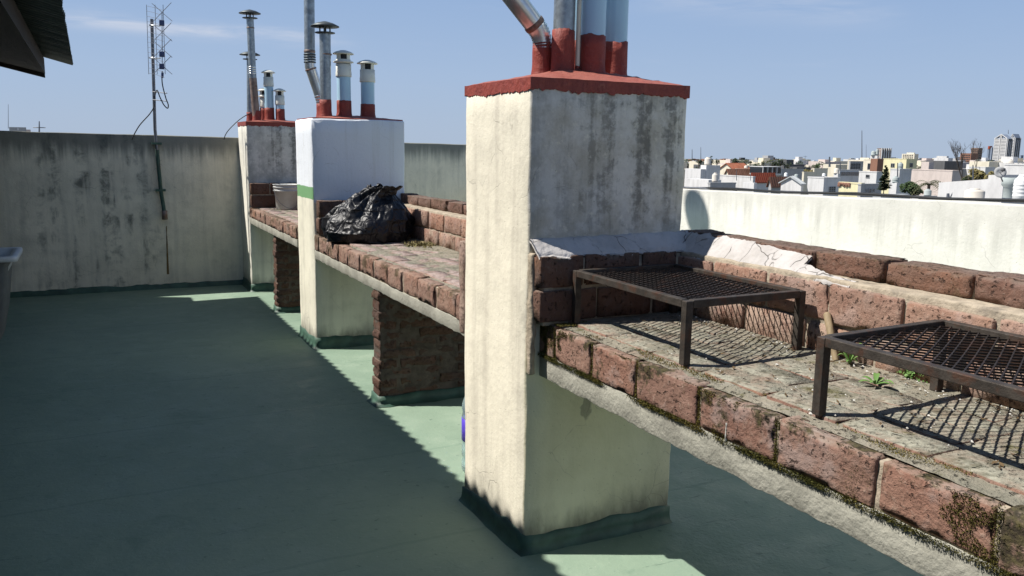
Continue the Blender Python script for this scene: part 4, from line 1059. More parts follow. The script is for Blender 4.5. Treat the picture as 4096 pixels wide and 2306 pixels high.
def face_len(xl, xc, xr, yt, d):
    C = at(xc, yt, d); v = ray(xl, yt); yl = C.x/v.x*v.y
    v = ray(xr, yt); xrr = C.y/v.y*v.x
    return C, max(.5, yl-C.y), max(.5, xrr-C.x)
def window(parent, face, C, px0, px1, py0, py1, bars=0, mat=None):
    if face == 'L': a, b = on_x(px0, py0, C.x), on_x(px1, py1, C.x); y0, y1 = sorted((a.y, b.y)); z0, z1 = sorted((a.z, b.z)); bx = (C.x-.06, C.x+.05, y0, y1, z0, z1)
    else: a, b = on_y(px0, py0, C.y), on_y(px1, py1, C.y); x0, x1 = sorted((a.x, b.x)); z0, z1 = sorted((a.z, b.z)); bx = (x0, x1, C.y-.06, C.y+.05, z0, z1)
    o = MB().box(*bx).build('window', mat or PANE, parent)
    m = MB(); e = .07
    if face == 'L':
        X0, X1 = bx[0]-.03, bx[0]+.004
        for (ya, yb, za_, zb2) in ((y0-e, y0, z0-e, z1+e), (y1, y1+e, z0-e, z1+e), (y0, y1, z1, z1+e), (y0, y1, z0-e, z0)): m.box(X0, X1, ya, yb, za_, zb2)
        for k in range(bars): yy = y0+(y1-y0)*(k+1)/(bars+1); m.box(X0, X1, yy-.03, yy+.03, z0, z1)
    else:
        Y0, Y1 = bx[2]-.03, bx[2]+.004
        for (xa, xb, za_, zb2) in ((x0-e, x0, z0-e, z1+e), (x1, x1+e, z0-e, z1+e), (x0, x1, z1, z1+e), (x0, x1, z0-e, z0)): m.box(xa, xb, Y0, Y1, za_, zb2)
        for k in range(bars): xx = x0+(x1-x0)*(k+1)/(bars+1); m.box(xx-.03, xx+.03, Y0, Y1, z0, z1); zz = z0+(z1-z0)*(k+1)/(bars+1); m.box(x0, x1, Y0, Y1, zz-.03, zz+.03)
    m.build('window_frame', CG, o)
    return o
def bldg(label, pl, pc, pr, yt, d, mat, wins=(), coping=True, cat='house', name='house', dz=0, group=None, wallmat2=None):
    C, ly, lx = face_len(pl, pc, pr, yt, d)
    r = thing(name, label, cat, (C.x, C.y, GZ), group)
    MB().box(C.x, C.x+lx, C.y, C.y+ly, GZ-2-.0085*d, C.z).build('wall', mat, r)
    if coping:
        m = MB(); t_ = .12; h = .18
        m.box(C.x-.05, C.x+lx+.05, C.y-.05, C.y+t_, C.z+.004, C.z+h); m.box(C.x-.05, C.x+lx+.05, C.y+ly-t_, C.y+ly+.05, C.z+.004, C.z+h)
        m.box(C.x-.05, C.x+t_, C.y+t_+.002, C.y+ly-t_-.002, C.z+.004, C.z+h-.003); m.box(C.x+lx-t_, C.x+lx+.05, C.y+t_+.002, C.y+ly-t_-.002, C.z+.004, C.z+h-.003)
        m.build('parapet', mat, r)
    for w_ in wins: window(r, w_[0], C, *w_[1:])
    return r, C, lx, ly
def gable(label, pl, pc, pr, ye, yr, d, wmat, rmat, over=.3):
    C, ly, lx = face_len(pl, pc, pr, ye, d); ridge = on_x(pl*.5+pc*.5, yr, C.x).z
    r = thing('house', label, 'house', (C.x, C.y, GZ)); x0, x1, y0, y1, ym_, ze = C.x, C.x+lx, C.y, C.y+ly, C.y+ly/2, C.z
    V = []
    for x in (x0, x1): V += [(x, y0, GZ), (x, y1, GZ), (x, y1, ze), (x, ym_, ridge-.05), (x, y0, ze)]
    MB().add(V, [(0, 4, 3, 2, 1), (5, 6, 7, 8, 9), (0, 5, 9, 4), (1, 2, 7, 6)]).build('wall', wmat, r)
    sl_ = (ridge-ze)/(ly/2); V = []
    for x in (x0-over, x1+over):
        V += [(x, y0-over, ze-sl_*over), (x, ym_, ridge), (x, y1+over, ze-sl_*over), (x, y1+over, ze-sl_*over+.15), (x, ym_, ridge+.18), (x, y0-over, ze-sl_*over+.15)]
    MB().add(V, [(0, 1, 4, 5), (1, 2, 3, 4), (6, 11, 10, 7), (7, 10, 9, 8), (5, 4, 10, 11), (4, 3, 9, 10), (0, 6, 7, 1), (1, 7, 8, 2), (0, 5, 11, 6), (2, 8, 9, 3)]).build('roof', rmat, r)
    n_ = int((x1-x0)/.45); m = MB()
    for k in range(n_):
        x = x0-over+(x1-x0+2*over)*(k+.5)/n_
        m.add([(x-.09, y0-over, ze-sl_*over+.14), (x+.09, y0-over, ze-sl_*over+.14), (x, y0-over, ze-sl_*over+.25), (x-.09, ym_, ridge+.17), (x+.09, ym_, ridge+.17), (x, ym_, ridge+.27)], [(0, 1, 2), (0, 2, 5, 3), (1, 4, 5, 2), (3, 5, 4)])
    m.build('tile_ribs', rmat, r, kind='stuff')
    return r, C, lx, ly
GT = 'round water tanks on the neighbouring roofs'
def tank(label, pxc, yt, yb, wpx, d, mat=None, ribs=2, waist=False):
    p = at(pxc, yb, d); H_ = at(pxc, yt, d).z-p.z; rr = wpx/FPX*d/2*1.02
    r = thing('water_tank', label, 'water tank', p, GT); prof = [(rr*.94, 0), (rr, H_*.02)]
    if waist: prof = [(rr*.72, 0), (rr*.72, H_*.5), (rr*1., H_*.62), (rr, H_*.96), (rr*.9, H_*.97)]
    else:
        for k in range(ribs): z = H_*(.12+.6*k/max(1, ribs)); prof += [(rr, z), (rr*1.04, z+H_*.02), (rr*1.04, z+H_*.05), (rr, z+H_*.07)]
        prof += [(rr, H_*.74), (rr*.92, H_*.8), (rr*.55, H_*.92)]
    MB().lathe(prof+([(rr*.3, prof[-1][1])] if waist else []), p, 28).build('tank_body', mat or TANKM, r)
    if not waist: MB().lathe([(rr*.5, H_*.90), (rr*.5, H_*.97), (rr*.42, H_), (.001, H_)], p, 20).build('tank_lid', mat or TANKM, r)
    return r
def tree(label, pxc, yt, wpx, d, mat, n_=420, squash=1., seed=0, cat='tree', group='trees among the rooftops', leaf=None, yb=None):
    rnd = random.Random(seed*31+5); top = at(pxc, yt, d); rad = wpx/FPX*d/2
    hc = (top.z-at(pxc, yb, d).z)/2 if yb else rad*.8*squash
    c = V3((top.x, top.y, top.z-hc)); r = thing('tree', label, cat, (c.x, c.y, GZ), group)
    m = MB(); m.tube([(c.x, c.y, GZ-2-.0085*d), (c.x, c.y, c.z-hc*.4), (c.x+.1*rad, c.y, c.z+hc*.4)], [rad*.09+.05, rad*.07+.04, rad*.02+.01], 7)
    for k in range(6):
        a = k*1.05+rnd.random(); m.tube([(c.x, c.y, c.z-hc*.5), (c.x+math.cos(a)*rad*.6, c.y+math.sin(a)*rad*.6, c.z+hc*rnd.uniform(-.1, .6))], [rad*.04+.02, .01], 5)
    m.build('trunk', BARK, r)
    lobes = [(V3((rnd.gauss(0, .42), rnd.gauss(0, .42), rnd.gauss(0, .38))), rnd.uniform(.3, .55)) for _ in range(9)]
    m = MB(); ls = leaf or max(.12, rad*.13)
    for k in range(n_):
        lc, lr = rnd.choice(lobes); v = V3((rnd.gauss(0, 1), rnd.gauss(0, 1), rnd.gauss(0, 1))).normalized()*lr*rnd.uniform(.55, 1.05)+lc
        if v.length > 1.05: v = v.normalized()*rnd.uniform(.85, 1.05)
        p = c+V3((v.x*rad, v.y*rad, v.z*hc)); d_ = V3((rnd.gauss(0, 1), rnd.gauss(0, 1), rnd.gauss(0, 1))).normalized(); s_ = d_.orthogonal().normalized()*ls*rnd.uniform(.4, .9)
        d_ = d_*ls*rnd.uniform(.6, 1.2); m.add([p-d_, p+s_, p+d_, p-s_], [(0, 1, 2, 3)])
    m.build('crown', mat, r)
    return r
def pole(label, px, yt, yb, d, r_=.06, name='antenna_mast', arms=()):
    p, q = at(px, yb, d), at(px, yt, d); r = thing(name, label, 'antenna', p, 'antenna masts over the city')
    MB().tube([p, q], [r_, r_*.6], 6).build('mast', STEEL, r)
    m = MB()
    for f_, L in arms: c = p.lerp(q, f_); m.tube([c-V3((L, -L*.4, 0)), c+V3((L, -L*.4, 0))], r_*.5, 5)
    if arms: m.build('cross_arm', STEEL, r)

# --- left of the view, over the grey wall
r, C, lx, ly = bldg('small distant flat grey block peeping over the back wall at far left', 30, 36, 104, 509, 420, CG, coping=False, cat='building', name='distant_block')
window(r, 'R', C, 68, 76, 512, 522, mat=CW)
bldg('low pale annex beside the small distant block over the back wall', 100, 104, 122, 519, 421, CP, coping=False, cat='building', name='distant_block')
pole('forked antenna standing beyond the back wall at far left', 157, 486, 532, 300, .25, arms=((.45, 1.7), (.45, .9)))
pole('hair thin mast beyond the back wall at far left', 33, 418, 515, 420, .12)

# --- white wall building, right foreground of the city
d = 62.
C0, C1 = at(*zb_(1325, 850), d), at(*zb_(2045, 800), d-9)
xf_ = C0.x; y_n = on_x(*zb_(2280, 800), xf_).y; y_m = on_x(*zb_(2048, 800), xf_).y; zl = C0.z; zr = on_x(*zb_(2045, 800), xf_).z; zs_ = on_x(*zb_(2055, 740), xf_).z; ze_ = on_x(*zb_(2270, 735), xf_).z
r = thing('workshop_building', 'long white wall building with a sloping top and a stepped end behind the cream tank', 'building', (xf_, C0.y, GZ))
V = []
for x in (xf_, xf_+7):
    V += [(x, C0.y, GZ), (x, C0.y, zl), (x, y_m, zr), (x, y_m, zs_), (x, y_n, ze_), (x, y_n, GZ)]
MB().add(V, [(0, 1, 2, 3, 4, 5), (11, 10, 9, 8, 7, 6), (1, 7, 8, 2), (2, 8, 9, 3), (3, 9, 10, 4), (4, 10, 11, 5), (0, 6, 7, 1)]).build('wall', CW, r)
tank('squat cream water tank with a dark pipe in front of the long white wall', 3396+1838/3.68, 500+935/3.68, 500+1112/3.68, 232/3.68, 58, TANKM, 1)
tank('grey funnel topped tank beside the satellite dish', 3396+2350/3.68, 500+770/3.68, 500+1075/3.68, 192/3.68, 55, TANKG, waist=True)
tank('big ribbed white tank at the right edge of the city view', 3396+2515/3.68, 500+735/3.68, 500+1100/3.68, 170/3.68, 52, TANKW, 4)
p = at(*zb_(2217, 707), 53); r = thing('satellite_dish', 'round grey satellite dish on a stick above the funnel topped tank', 'satellite dish', p)
ax_ = V3((-.62, -.72, .32)).normalized(); rr = 72/3.68/FPX*53
MB().lathe([(.001, 0), (rr*.5, .03), (rr, .11), (rr, .125), (rr*.5, .05), (.001, .02)], p, 28, axis=ax_).build('dish', CG, r)
MB().tube([p+ax_*.02, p+ax_*.55+V3((0, 0, -.1))], .02, 6).build('feed_arm', STEEL, r); MB().rough(*[v for i in range(3) for v in ((p+ax_*.55)[i]-.09, (p+ax_*.55)[i]+.09)], .1, 0, .02).build('feed_horn', CDK, r)
MB().tube([p-ax_*.05, at(*zb_(2262, 835), 53.5)], .035, 8).build('stick', STEEL, r)
pole('short thick vent post in front of the long white wall', 3396+1458/3.68, 500+1010/3.68, 500+1110/3.68, 57, .13, 'vent_post')
p = at(*zb_(1505, 1075), 57.5); r = thing('satellite_dish', 'small dish seen edge on at the foot of the long white wall', 'satellite dish', p)
MB().lathe([(.001, 0), (.2, .02), (.33, .07), (.33, .085), (.2, .035), (.001, .015)], p, 20, axis=V3((-.5, .75, .3)).normalized()).build('dish', CG, r)
MB().tube([p, p+V3((.1, 0, -.6))], .025, 6).build('stick', STEEL, r)
# white building with tanks at the far right
r, C, lx, ly = bldg('bright white house with three tanks on its roof at the right edge', *[zb_(x, 0)[0] for x in (2290, 2600, 2800)], zb_(0, 600)[1], 110, CW)
window(r, 'L', C, *[zb_(x, 0)[0] for x in (2380, 2440)], zb_(0, 757)[1], zb_(0, 782)[1])
tank('tall round tank on the bright white house, leftmost of its three', zb_(2362, 0)[0], zb_(0, 508)[1], zb_(0, 606)[1], 84/3.68, 112, TANKM)
tank('middle tank on the bright white house at the right edge', zb_(2455, 0)[0], zb_(0, 568)[1], zb_(0, 632)[1], 62/3.68, 112, TANKM)
tank('rightmost tank on the bright white house at the right edge', zb_(2525, 0)[0], zb_(0, 568)[1], zb_(0, 632)[1], 70/3.68, 111, TANKM)
# low grey slabs and pillars near
def zw(f_, *xs): return [f_(x, 0)[0] for x in xs]
r, C, lx, ly = bldg('low grey slab roof with a round grey post in front of the palm', *zw(zb_, 1015, 1025, 1300), zb_(0, 1050)[1], 60, CG, coping=False)
tank('plain grey cylinder tank on the low slab in front of the palm', zb_(1155, 0)[0], zb_(0, 945)[1], zb_(0, 1050)[1], 88/3.68, 60.5, TANKG, 1)
bldg('low pale corrugated shed roof just beyond the white wall', *zw(zb_, 440, 470, 900), zb_(0, 1032)[1], 48, ZINC, coping=False, cat='shed', name='shed')
# row A / B mid distance
r, C, lx, ly = bldg('white block with a small gridded window under the city tanks', *zw(za, 1955, 2195, 2440), za(0, 570)[1], 140, CW, [('R', *zw(za, 2268, 2352), za(0, 695)[1], za(0, 775)[1], 2)])
r, C, lx, ly = bldg('white wall house with crumbling red bricks along its top', *zw(za, 2415, 2745, 2760), za(0, 655)[1], 120, CY)
m = MB()
for k in range(9): x = C.x-.05; yy = C.y+ly*(.95-.06*k); m.rough(x-.12, x+.1, yy, yy+.3, C.z-.2-random.random()*.3, C.z+.1, .2, .03, .02, 5, k)
m.build('broken_bricks', CB, r, kind='stuff')
bldg('low grey house with three little windows right of the crumbling wall', *zw(zb_, 165, 180, 470), zb_(0, 890)[1], 118, CG, [('R', *zw(zb_, 250, 262), zb_(0, 950)[1], zb_(0, 990)[1]), ('R', *zw(zb_, 295, 315), zb_(0, 945)[1], zb_(0, 1000)[1]), ('R', *zw(zb_, 345, 367), zb_(0, 945)[1], zb_(0, 985)[1])])
bldg('white house with one small square window below the brown tower', *zw(zb_, 150, 410, 500), zb_(0, 705)[1], 180, CW, [('L', *zw(zb_, 255, 300), zb_(0, 738)[1], zb_(0, 780)[1])])
bldg('narrow brown brick tower between the white house and the yellow house', *zw(zb_, 322, 424, 512), zb_(0, 500)[1], 230, CB, cat='tower', name='brick_tower', coping=False)
bldg('cream block with dark doorway behind the brown tower', *zw(zb_, 215, 330, 420), zb_(0, 520)[1], 240, CC, [('L', *zw(zb_, 280, 318), zb_(0, 570)[1], zb_(0, 655)[1])])
bldg('yellow house with one window on each visible side', *zw(zb_, 505, 848, 1005), zb_(0, 512)[1], 260, CY, [('L', *zw(zb_, 622, 668), zb_(0, 570)[1], zb_(0, 625)[1], 1), ('R', *zw(zb_, 896, 932), zb_(0, 568)[1], zb_(0, 625)[1])])
bldg('white gabled end house with a brown shaded flank left of the palms', *zw(zb_, 610, 748, 925), zb_(0, 665)[1], 150, CW)
bldg('slim white pillar carrying a tank beside the conifer', *zw(zb_, 618, 705, 718), zb_(0, 855)[1], 100, CW, coping=False, cat='tank tower', name='tank_pillar')
tank('round tank on the slim white pillar beside the conifer', zb_(682, 0)[0], zb_(0, 755)[1], zb_(0, 855)[1], 80/3.68, 100.5, TANKG)
tank('grey tank with a tall pipe on the white gabled end house', zb_(752, 0)[0], zb_(0, 553)[1], zb_(0, 665)[1], 66/3.68, 150.8, TANKG)
pole('tall pipe standing left of the grey tank on the gabled end house', zb_(716, 0)[0], zb_(0, 560)[1], zb_(0, 770)[1], 149, .12, 'roof_pipe')
bldg('tall pink chimney like block rising from the pink wall', *zw(zb_, 1068, 1180, 1252), zb_(0, 548)[1], 200, CP, coping=False)
bldg('long pale pink wall house right of the tall pink block', *zw(zb_, 885, 1525, 1660), zb_(0, 685)[1], 190, CP)
bldg('low white apartment slab far behind the pink houses', *zw(zb_, 1250, 1462, 1530), zb_(0, 490)[1], 420, CW, cat='building', name='apartment_slab', coping=False)
bldg('pale office block stepped on top of the far apartment slab', *zw(zb_, 1290, 1440, 1470), zb_(0, 462)[1], 440, CW, cat='building', name='apartment_slab', coping=False)
def rows(r, C, lx, ly, face, cols, rws, pad=.08, mat=None, zb=None, hfrac=.5, wfrac=.6):
    L = ly if face == 'L' else lx; H_ = C.z-(zb if zb is not None else GZ)
    proto = None
    for i in range(cols):
        for j in range(rws):
            w_ = L*(1-2*pad)/cols*wfrac; h_ = H_/(rws+.6)*hfrac; u = L*pad+L*(1-2*pad)*(i+.5)/cols; z = C.z-H_*(j+.8)/(rws+.6)
            if proto is None:
                bx = (-.12, .12, -w_/2, w_/2, -h_/2, h_/2) if face == 'L' else (-w_/2, w_/2, -.12, .12, -h_/2, h_/2)
                proto = MB().box(*bx).build('window', mat or PANE, r, loc=(0, 0, 0)); o = proto
            else: o = proto.copy(); col.objects.link(o)
            o.location = V3((C.x, C.y+u, z))-parent_loc(r) if face == 'L' else V3((C.x+u, C.y, z))-parent_loc(r)
CREAMAP = bldg('cream apartment block with a busy roof behind the yellow house', *zw(zb_, 780, 965, 1025), zb_(0, 430)[1], 520, CC, cat='building', name='apartment_block', coping=False)
rows(*CREAMAP, 'L', 6, 5, zb=-4)
bldg('roof room on the cream apartment block', *zw(zb_, 850, 960, 975), zb_(0, 412)[1], 524, CC, cat='building', name='roof_room', coping=False)
TP = bldg('purple grey apartment tower behind the two dark tanks', *zw(zb_, 412, 480, 618), zb_(0, 350)[1], 800, CBR, cat='tower', name='apartment_tower')
rows(*TP, 'R', 4, 9, zb=-6, hfrac=.62, wfrac=.5); rows(*TP, 'L', 2, 9, zb=-6, mat=CW)
m = MB(); r_, C, lx, ly = TP
for k in (.02, .26, .5, .74, .98): m.box(C.x+lx*k-.5, C.x+lx*k+.5, C.y-.8, C.y-.13, -9, C.z+.5)
m.build('white_fin', CW, r_)
tank('dark tank left of the purple tower', zb_(357, 0)[0], zb_(0, 382)[1], zb_(0, 455)[1], 58/3.68, 245, TANKG, 1)
tank('grey tank close against the purple tower', zb_(412, 0)[0], zb_(0, 355)[1], zb_(0, 452)[1], 40/3.68, 246, TANKG, 1)
bldg('white roof room under the two dark tanks', *zw(zb_, 315, 420, 440), zb_(0, 457)[1], 244, CW, coping=False, cat='roof room', name='roof_room')
BA = bldg('wide brown brick apartment block with the lower left wing', *zw(zb_, 1640, 1800, 1900), zb_(0, 425)[1], 600, CB, cat='building', name='apartment_block'); rows(*BA, 'L', 6, 7, zb=-8)
BB = bldg('taller brown brick apartment block right behind the lower wing', *zw(zb_, 1800, 1905, 1968), zb_(0, 345)[1], 640, CBR, cat='building', name='apartment_block'); rows(*BB, 'R', 4, 10, zb=-8); rows(*BB, 'L', 4, 10, zb=-8)
TA = bldg('thin blue grey tower with a red top left of the twin towers', *zw(zb_, 2036, 2062, 2092), zb_(0, 352)[1], 1500, CBL, cat='tower', name='apartment_tower'); rows(*TA, 'R', 3, 14, zb=-8, mat=CW)
MB().box(TA[1].x-1, TA[1].x+TA[2]+1, TA[1].y-1, TA[1].y+TA[3]*.5, TA[1].z-.5, TA[1].z+4).build('red_top', TILER, TA[0])
TB = bldg('blue grey tower with a dark rounded top beside the twin towers', *zw(zb_, 2088, 2108, 2158), zb_(0, 335)[1], 1400, CBL, cat='tower', name='apartment_tower'); rows(*TB, 'R', 4, 16, zb=-8)
# twin gabled white and blue towers
def gabled_tower(label, pl, pc, pr, yt, yp, d, cols):
    C, ly, lx = face_len(pl, pc, pr, yt, d); pk = at(pc, yp, d).z; r = thing('gabled_tower', label, 'tower', (C.x, C.y, GZ), 'gabled twin towers on the skyline')
    x0, x1, y0, y1 = C.x, C.x+lx, C.y, C.y+ly; ym_ = (y0+y1)/2
    V = []
    for x in (x0, x1): V += [(x, y0, GZ), (x, y1, GZ), (x, y1, C.z), (x, ym_+.5, pk), (x, ym_-.5, pk), (x, y0, C.z)]
    MB().add(V, [(0, 5, 4, 3, 2, 1), (6, 7, 8, 9, 10, 11), (0, 6, 11, 5), (1, 2, 8, 7), (5, 11, 10, 4), (4, 10, 9, 3), (3, 9, 8, 2)]).build('wall', CBL, r)
    e = ly*.045; m = MB()
    for ya in (y0, ym_-e*1.6, ym_+e*.6, y1-e): m.box(x0-1.2, x0-.05, ya, ya+e, GZ, C.z if ya in (y0, y1-e) else pk)
    for (ya, za_, yb, zb2) in ((y0, C.z, ym_, pk), (y1, C.z, ym_, pk)):
        m.tube([(x0-.7, ya, za_), (x0-.7, yb, zb2)], e*.7, 6)
    m.build('white_frame', CW, r)
    proto = None; nfl = 17
    for j in range(nfl):
        z = C.z-(C.z-GZ)*(j+.3)/nfl
        for ya, yb in ((y0+e, ym_-e*1.6), (ym_+e*1.6, y1-e)):
            if proto is None: proto = MB().box(-1.0, -.08, -(yb-ya)/2, (yb-ya)/2, -.55, .55).build('balcony', CW, r, loc=(0, 0, 0)); o = proto
            else: o = proto.copy(); col.objects.link(o)
            o.location = V3((x0, (ya+yb)/2, z))-parent_loc(r)
    m = MB()
    for k in range(cols+1): xx = x0+lx*k/cols; m.box(xx-lx*.035, xx+lx*.035, y0-.9, y0-.05, GZ, C.z-(3 if 0 < k < cols else 0))
    m.build('white_fin', CBL if cols > 3 else CW, r)
    proto = None
    for j in range(nfl):
        for k in range(cols):
            xx = x0+lx*(k+.5)/cols; z = C.z-(C.z-GZ)*(j+.5)/nfl
            if proto is None: proto = MB().box(-lx*.22/cols*2, lx*.22/cols*2, -.3, .2, -.9, .9).build('window', PANE, r, loc=(0, 0, 0)); o = proto
            else: o = proto.copy(); col.objects.link(o)
            o.location = V3((xx, y0, z))-parent_loc(r)
    return r
gabled_tower('front one of the twin gabled white towers on the skyline at far right', *zw(zb_, 2150, 2335, 2405), zb_(0, 205)[1], zb_(0, 140)[1], 1200, 3)
gabled_tower('rear one of the twin gabled towers, half hidden to the right of the front one', *zw(zb_, 2372, 2445, 2525), zb_(0, 190)[1], zb_(0, 135)[1], 1240, 3)
pole('needle on top of the rear gabled tower', zb_(2345, 0)[0], zb_(0, 75)[1], zb_(0, 135)[1], 1250, .4, 'spire_mast')
bldg('bluish slab tower at the extreme right of the skyline', *zw(zb_, 2515, 2535, 2570), zb_(0, 450)[1], 1500, CBL, cat='tower', name='apartment_tower')
bldg('pale green roofed hall in front of the brown apartment blocks', *zw(zb_, 1900, 2040, 2190), zb_(0, 560)[1], 330, CW, [('L', *zw(zb_, 1945, 2005), zb_(0, 585)[1], zb_(0, 640)[1])])
bldg('low white house in front of the brown apartment block', *zw(zb_, 1770, 2010, 2150), zb_(0, 632)[1], 260, CW)
# left cluster
W1 = bldg('stepped white house under the big round tank beside the near pier', *zw(za, 378, 462, 668), za(0, 375)[1], 150, CW, coping=False)
bldg('lower left shoulder of the stepped white house', *zw(za, 150, 381, 470), za(0, 432)[1], 149.4, CW, coping=False)
tank('big round cream tank on the stepped white house', za(481, 0)[0], za(0, 255)[1], za(0, 372)[1], 92/3.68, 151, TANKM, 1)
tank('smaller round tank on a low grey roof right of the stepped white house', za(587, 0)[0], za(0, 485)[1], za(0, 625)[1], 84/3.68, 128, TANKM, 1)
bldg('low grey wall with a coping under the smaller round tank', *zw(za, 140, 495, 680), za(0, 592)[1], 132, CW, coping=False)
bldg('long low grey parapet right of the smaller round tank', *zw(za, 500, 520, 895), za(0, 650)[1], 125, CG)
bldg('long white terrace wall below the clay tile roofs', *zw(za, 640, 1150, 1165), za(0, 555)[1], 150, CW)
bldg('small white sloped parapet just beyond the long terrace wall', *zw(za, 1000, 1165, 1190), za(0, 635)[1], 115, CW, coping=False)
gable('beige gabled house with a faded orange tile roof', *zw(za, 655, 862, 1105), za(0, 440)[1], za(0, 352)[1], 215, CC, TILE)
gable('long low brown tile roof in front of the beige gabled house', *zw(za, 735, 800, 1310), za(0, 520)[1], za(0, 440)[1], 185, CC, TILEB)
bldg('pale ledge wall above the long low brown tile roof', *zw(za, 900, 908, 1200), za(0, 425)[1], 200, CC, coping=False)
gable('house with the reddest tile roof, over a white window wall', *zw(za, 1100, 1160, 1480), za(0, 590)[1], za(0, 500)[1], 165, CW, TILER)
gable('dull brown tile roof house right of the reddest roof', *zw(za, 1380, 1420, 1740), za(0, 635)[1], za(0, 560)[1], 150, CG, TILEB)
gable('grey zinc roofed house in front of the grey block', *zw(za, 1560, 1860, 1885), za(0, 650)[1], za(0, 550)[1], 142, CW, ZINC)
bldg('plain grey block behind the zinc roofed house', *zw(za, 1560, 1572, 1892), za(0, 440)[1], 190, CG)
r, C, lx, ly = bldg('cream wall block right of the plain grey block', *zw(za, 1890, 1900, 2050), za(0, 485)[1], 185, CC)
bldg('taller cream block behind a small courtyard tree', *zw(za, 2040, 2052, 2250), za(0, 430)[1], 200, CC)
# glazed balcony room
p0 = at(*za(1285, 505), 186); p1 = at(*za(1570, 400), 186); r = thing('glazed_balcony', 'white framed glazed balcony room above the reddest roof', 'balcony', (p0.x, p0.y, p0.z))
x1 = on_y(*za(1565, 505), p0.y).x; m = MB(); hz = p1.z-p0.z
m.box(p0.x, x1, p0.y-.1, p0.y+4, p0.z-.25, p0.z+.1); m.box(p0.x, x1, p0.y-.1, p0.y+4, p1.z-.12, p1.z)
for k in range(5): xx = p0.x+(x1-p0.x-.14)*k/4; m.box(xx, xx+.14, p0.y-.12, p0.y-.004, p0.z+.102, p1.z-.122)
m.build('balcony_frame', CW, r); MB().box(p0.x+.05, x1-.05, p0.y+.3, p0.y+3.9, p0.z+.1, p1.z-.13).build('glass_room', PANE, r)
# tank on a pillar, awnings, long white slab
bldg('white tank pillar standing on the long white slab roof', *zw(za, 2335, 2400, 2412), za(0, 500)[1], 150, CW, coping=False, cat='tank tower', name='tank_pillar')
tank('cream tank on the white tank pillar left of the conifer', za(2376, 0)[0], za(0, 415)[1], za(0, 502)[1], 68/3.68, 150.6, TANKM, 1)
tank('tiny white tank on the white block with the gridded window', za(2190, 0)[0], za(0, 492)[1], za(0, 540)[1], 46/3.68, 141, TANKW, 1)
tank('small white dome topped tank on the dull brown roof', za(1632, 0)[0], za(0, 482)[1], za(0, 545)[1], 48/3.68, 149, TANKW, 1)
tank('low grey tank right of the small dome topped tank', za(1785, 0)[0], za(0, 505)[1], za(0, 550)[1], 54/3.68, 149.5, TANKG, 1)
tank('pinkish tank on the pale ledge wall', za(1045, 0)[0], za(0, 378)[1], za(0, 420)[1], 50/3.68, 201, TANKM, 1)
r, C, lx, ly = bldg('long white flat slab with a shaded gallery beneath, left of the brown tower', *zw(zb_, -140, -135, 155), zb_(0, 672)[1], 190, CW)
window(r, 'R', C, *zw(zb_, -120, 150), zb_(0, 700)[1], zb_(0, 745)[1], 3)
r, C, lx, ly = bldg('grey house with a dark glazed front left of the cream block', *zw(zb_, 0, 20, 250), zb_(0, 545)[1], 250, CG)
window(r, 'R', C, *zw(zb_, 25, 160), zb_(0, 570)[1], zb_(0, 665)[1], 3)
# trees
tree('dark tree behind the big round tank, tallest of the left cluster', *za(545, 240), 110/3.68, 230, LEAFS[0], seed=1, squash=1.6)
tree('dark tree right of the big round tank', *za(622, 278), 80/3.68, 232, LEAFS[0], seed=2, squash=1.6)
tree('small dark tree left of the big round tank', *za(352, 290), 110/3.68, 300, LEAFS[0], seed=3)
tree('dark spreading tree over the ridge of the beige gabled house', *za(880, 262), 170/3.68, 300, LEAFS[0], seed=4)
tree('olive tree right of the gabled ridge', *za(1020, 275), 150/3.68, 290, LEAFS[1], seed=5, squash=1.2)
tree('small dark round tree between two olive ones', *za(1118, 310), 52/3.68, 280, LEAFS[0], seed=6)
tree('green tree behind the glazed balcony room', *za(1195, 318), 110/3.68, 285, LEAFS[2], seed=7, squash=1.4)
tree('lighter olive tree left of the glazed balcony room', *za(1305, 294), 100/3.68, 270, LEAFS[1], seed=8, squash=1.5)
tree('dark conifer clump above the plain grey block', *za(1560, 278), 130/3.68, 300, LEAFS[0], seed=9, squash=1.2)
tree('dark slanting tree left of that dark conifer clump', *za(1470, 318), 100/3.68, 305, LEAFS[0], seed=10)
tree('hazy blue green tree among the distant grey roofs', *za(1690, 295), 120/3.68, 420, LEAFS[4], seed=11)
tree('hazy blue green tree with a flat top, farther right', *za(1850, 300), 130/3.68, 430, LEAFS[4], seed=12)
tree('dark green bush tree left of the taller cream block', *za(2085, 345), 120/3.68, 260, LEAFS[2], seed=13, squash=.9)
tree('yellowing courtyard tree inside the cream wall block', *za(1960, 420), 130/3.68, 200, LEAFS[3], seed=14, squash=.8)
tree('broad yellow tree before the brown apartment blocks', *zb_(1850, 655), 300/3.68, 150, LEAFS[3], n_=900, seed=15, squash=.9)
tree('darker yellow tree under the satellite dish', *zb_(2080, 680), 150/3.68, 140, LEAFS[3], n_=500, seed=16)
tree('dark bushy green tree left of the palm, in front of the pink wall', *zb_(960, 815), 320/3.68, 80, LEAFS[2], n_=1500, seed=17, squash=1., yb=zb_(0, 1075)[1], leaf=.14)
tree('small dark bush right of the yellow trees bare branches', *zb_(1750, 735), 120/3.68, 120, LEAFS[0], n_=300, seed=18)
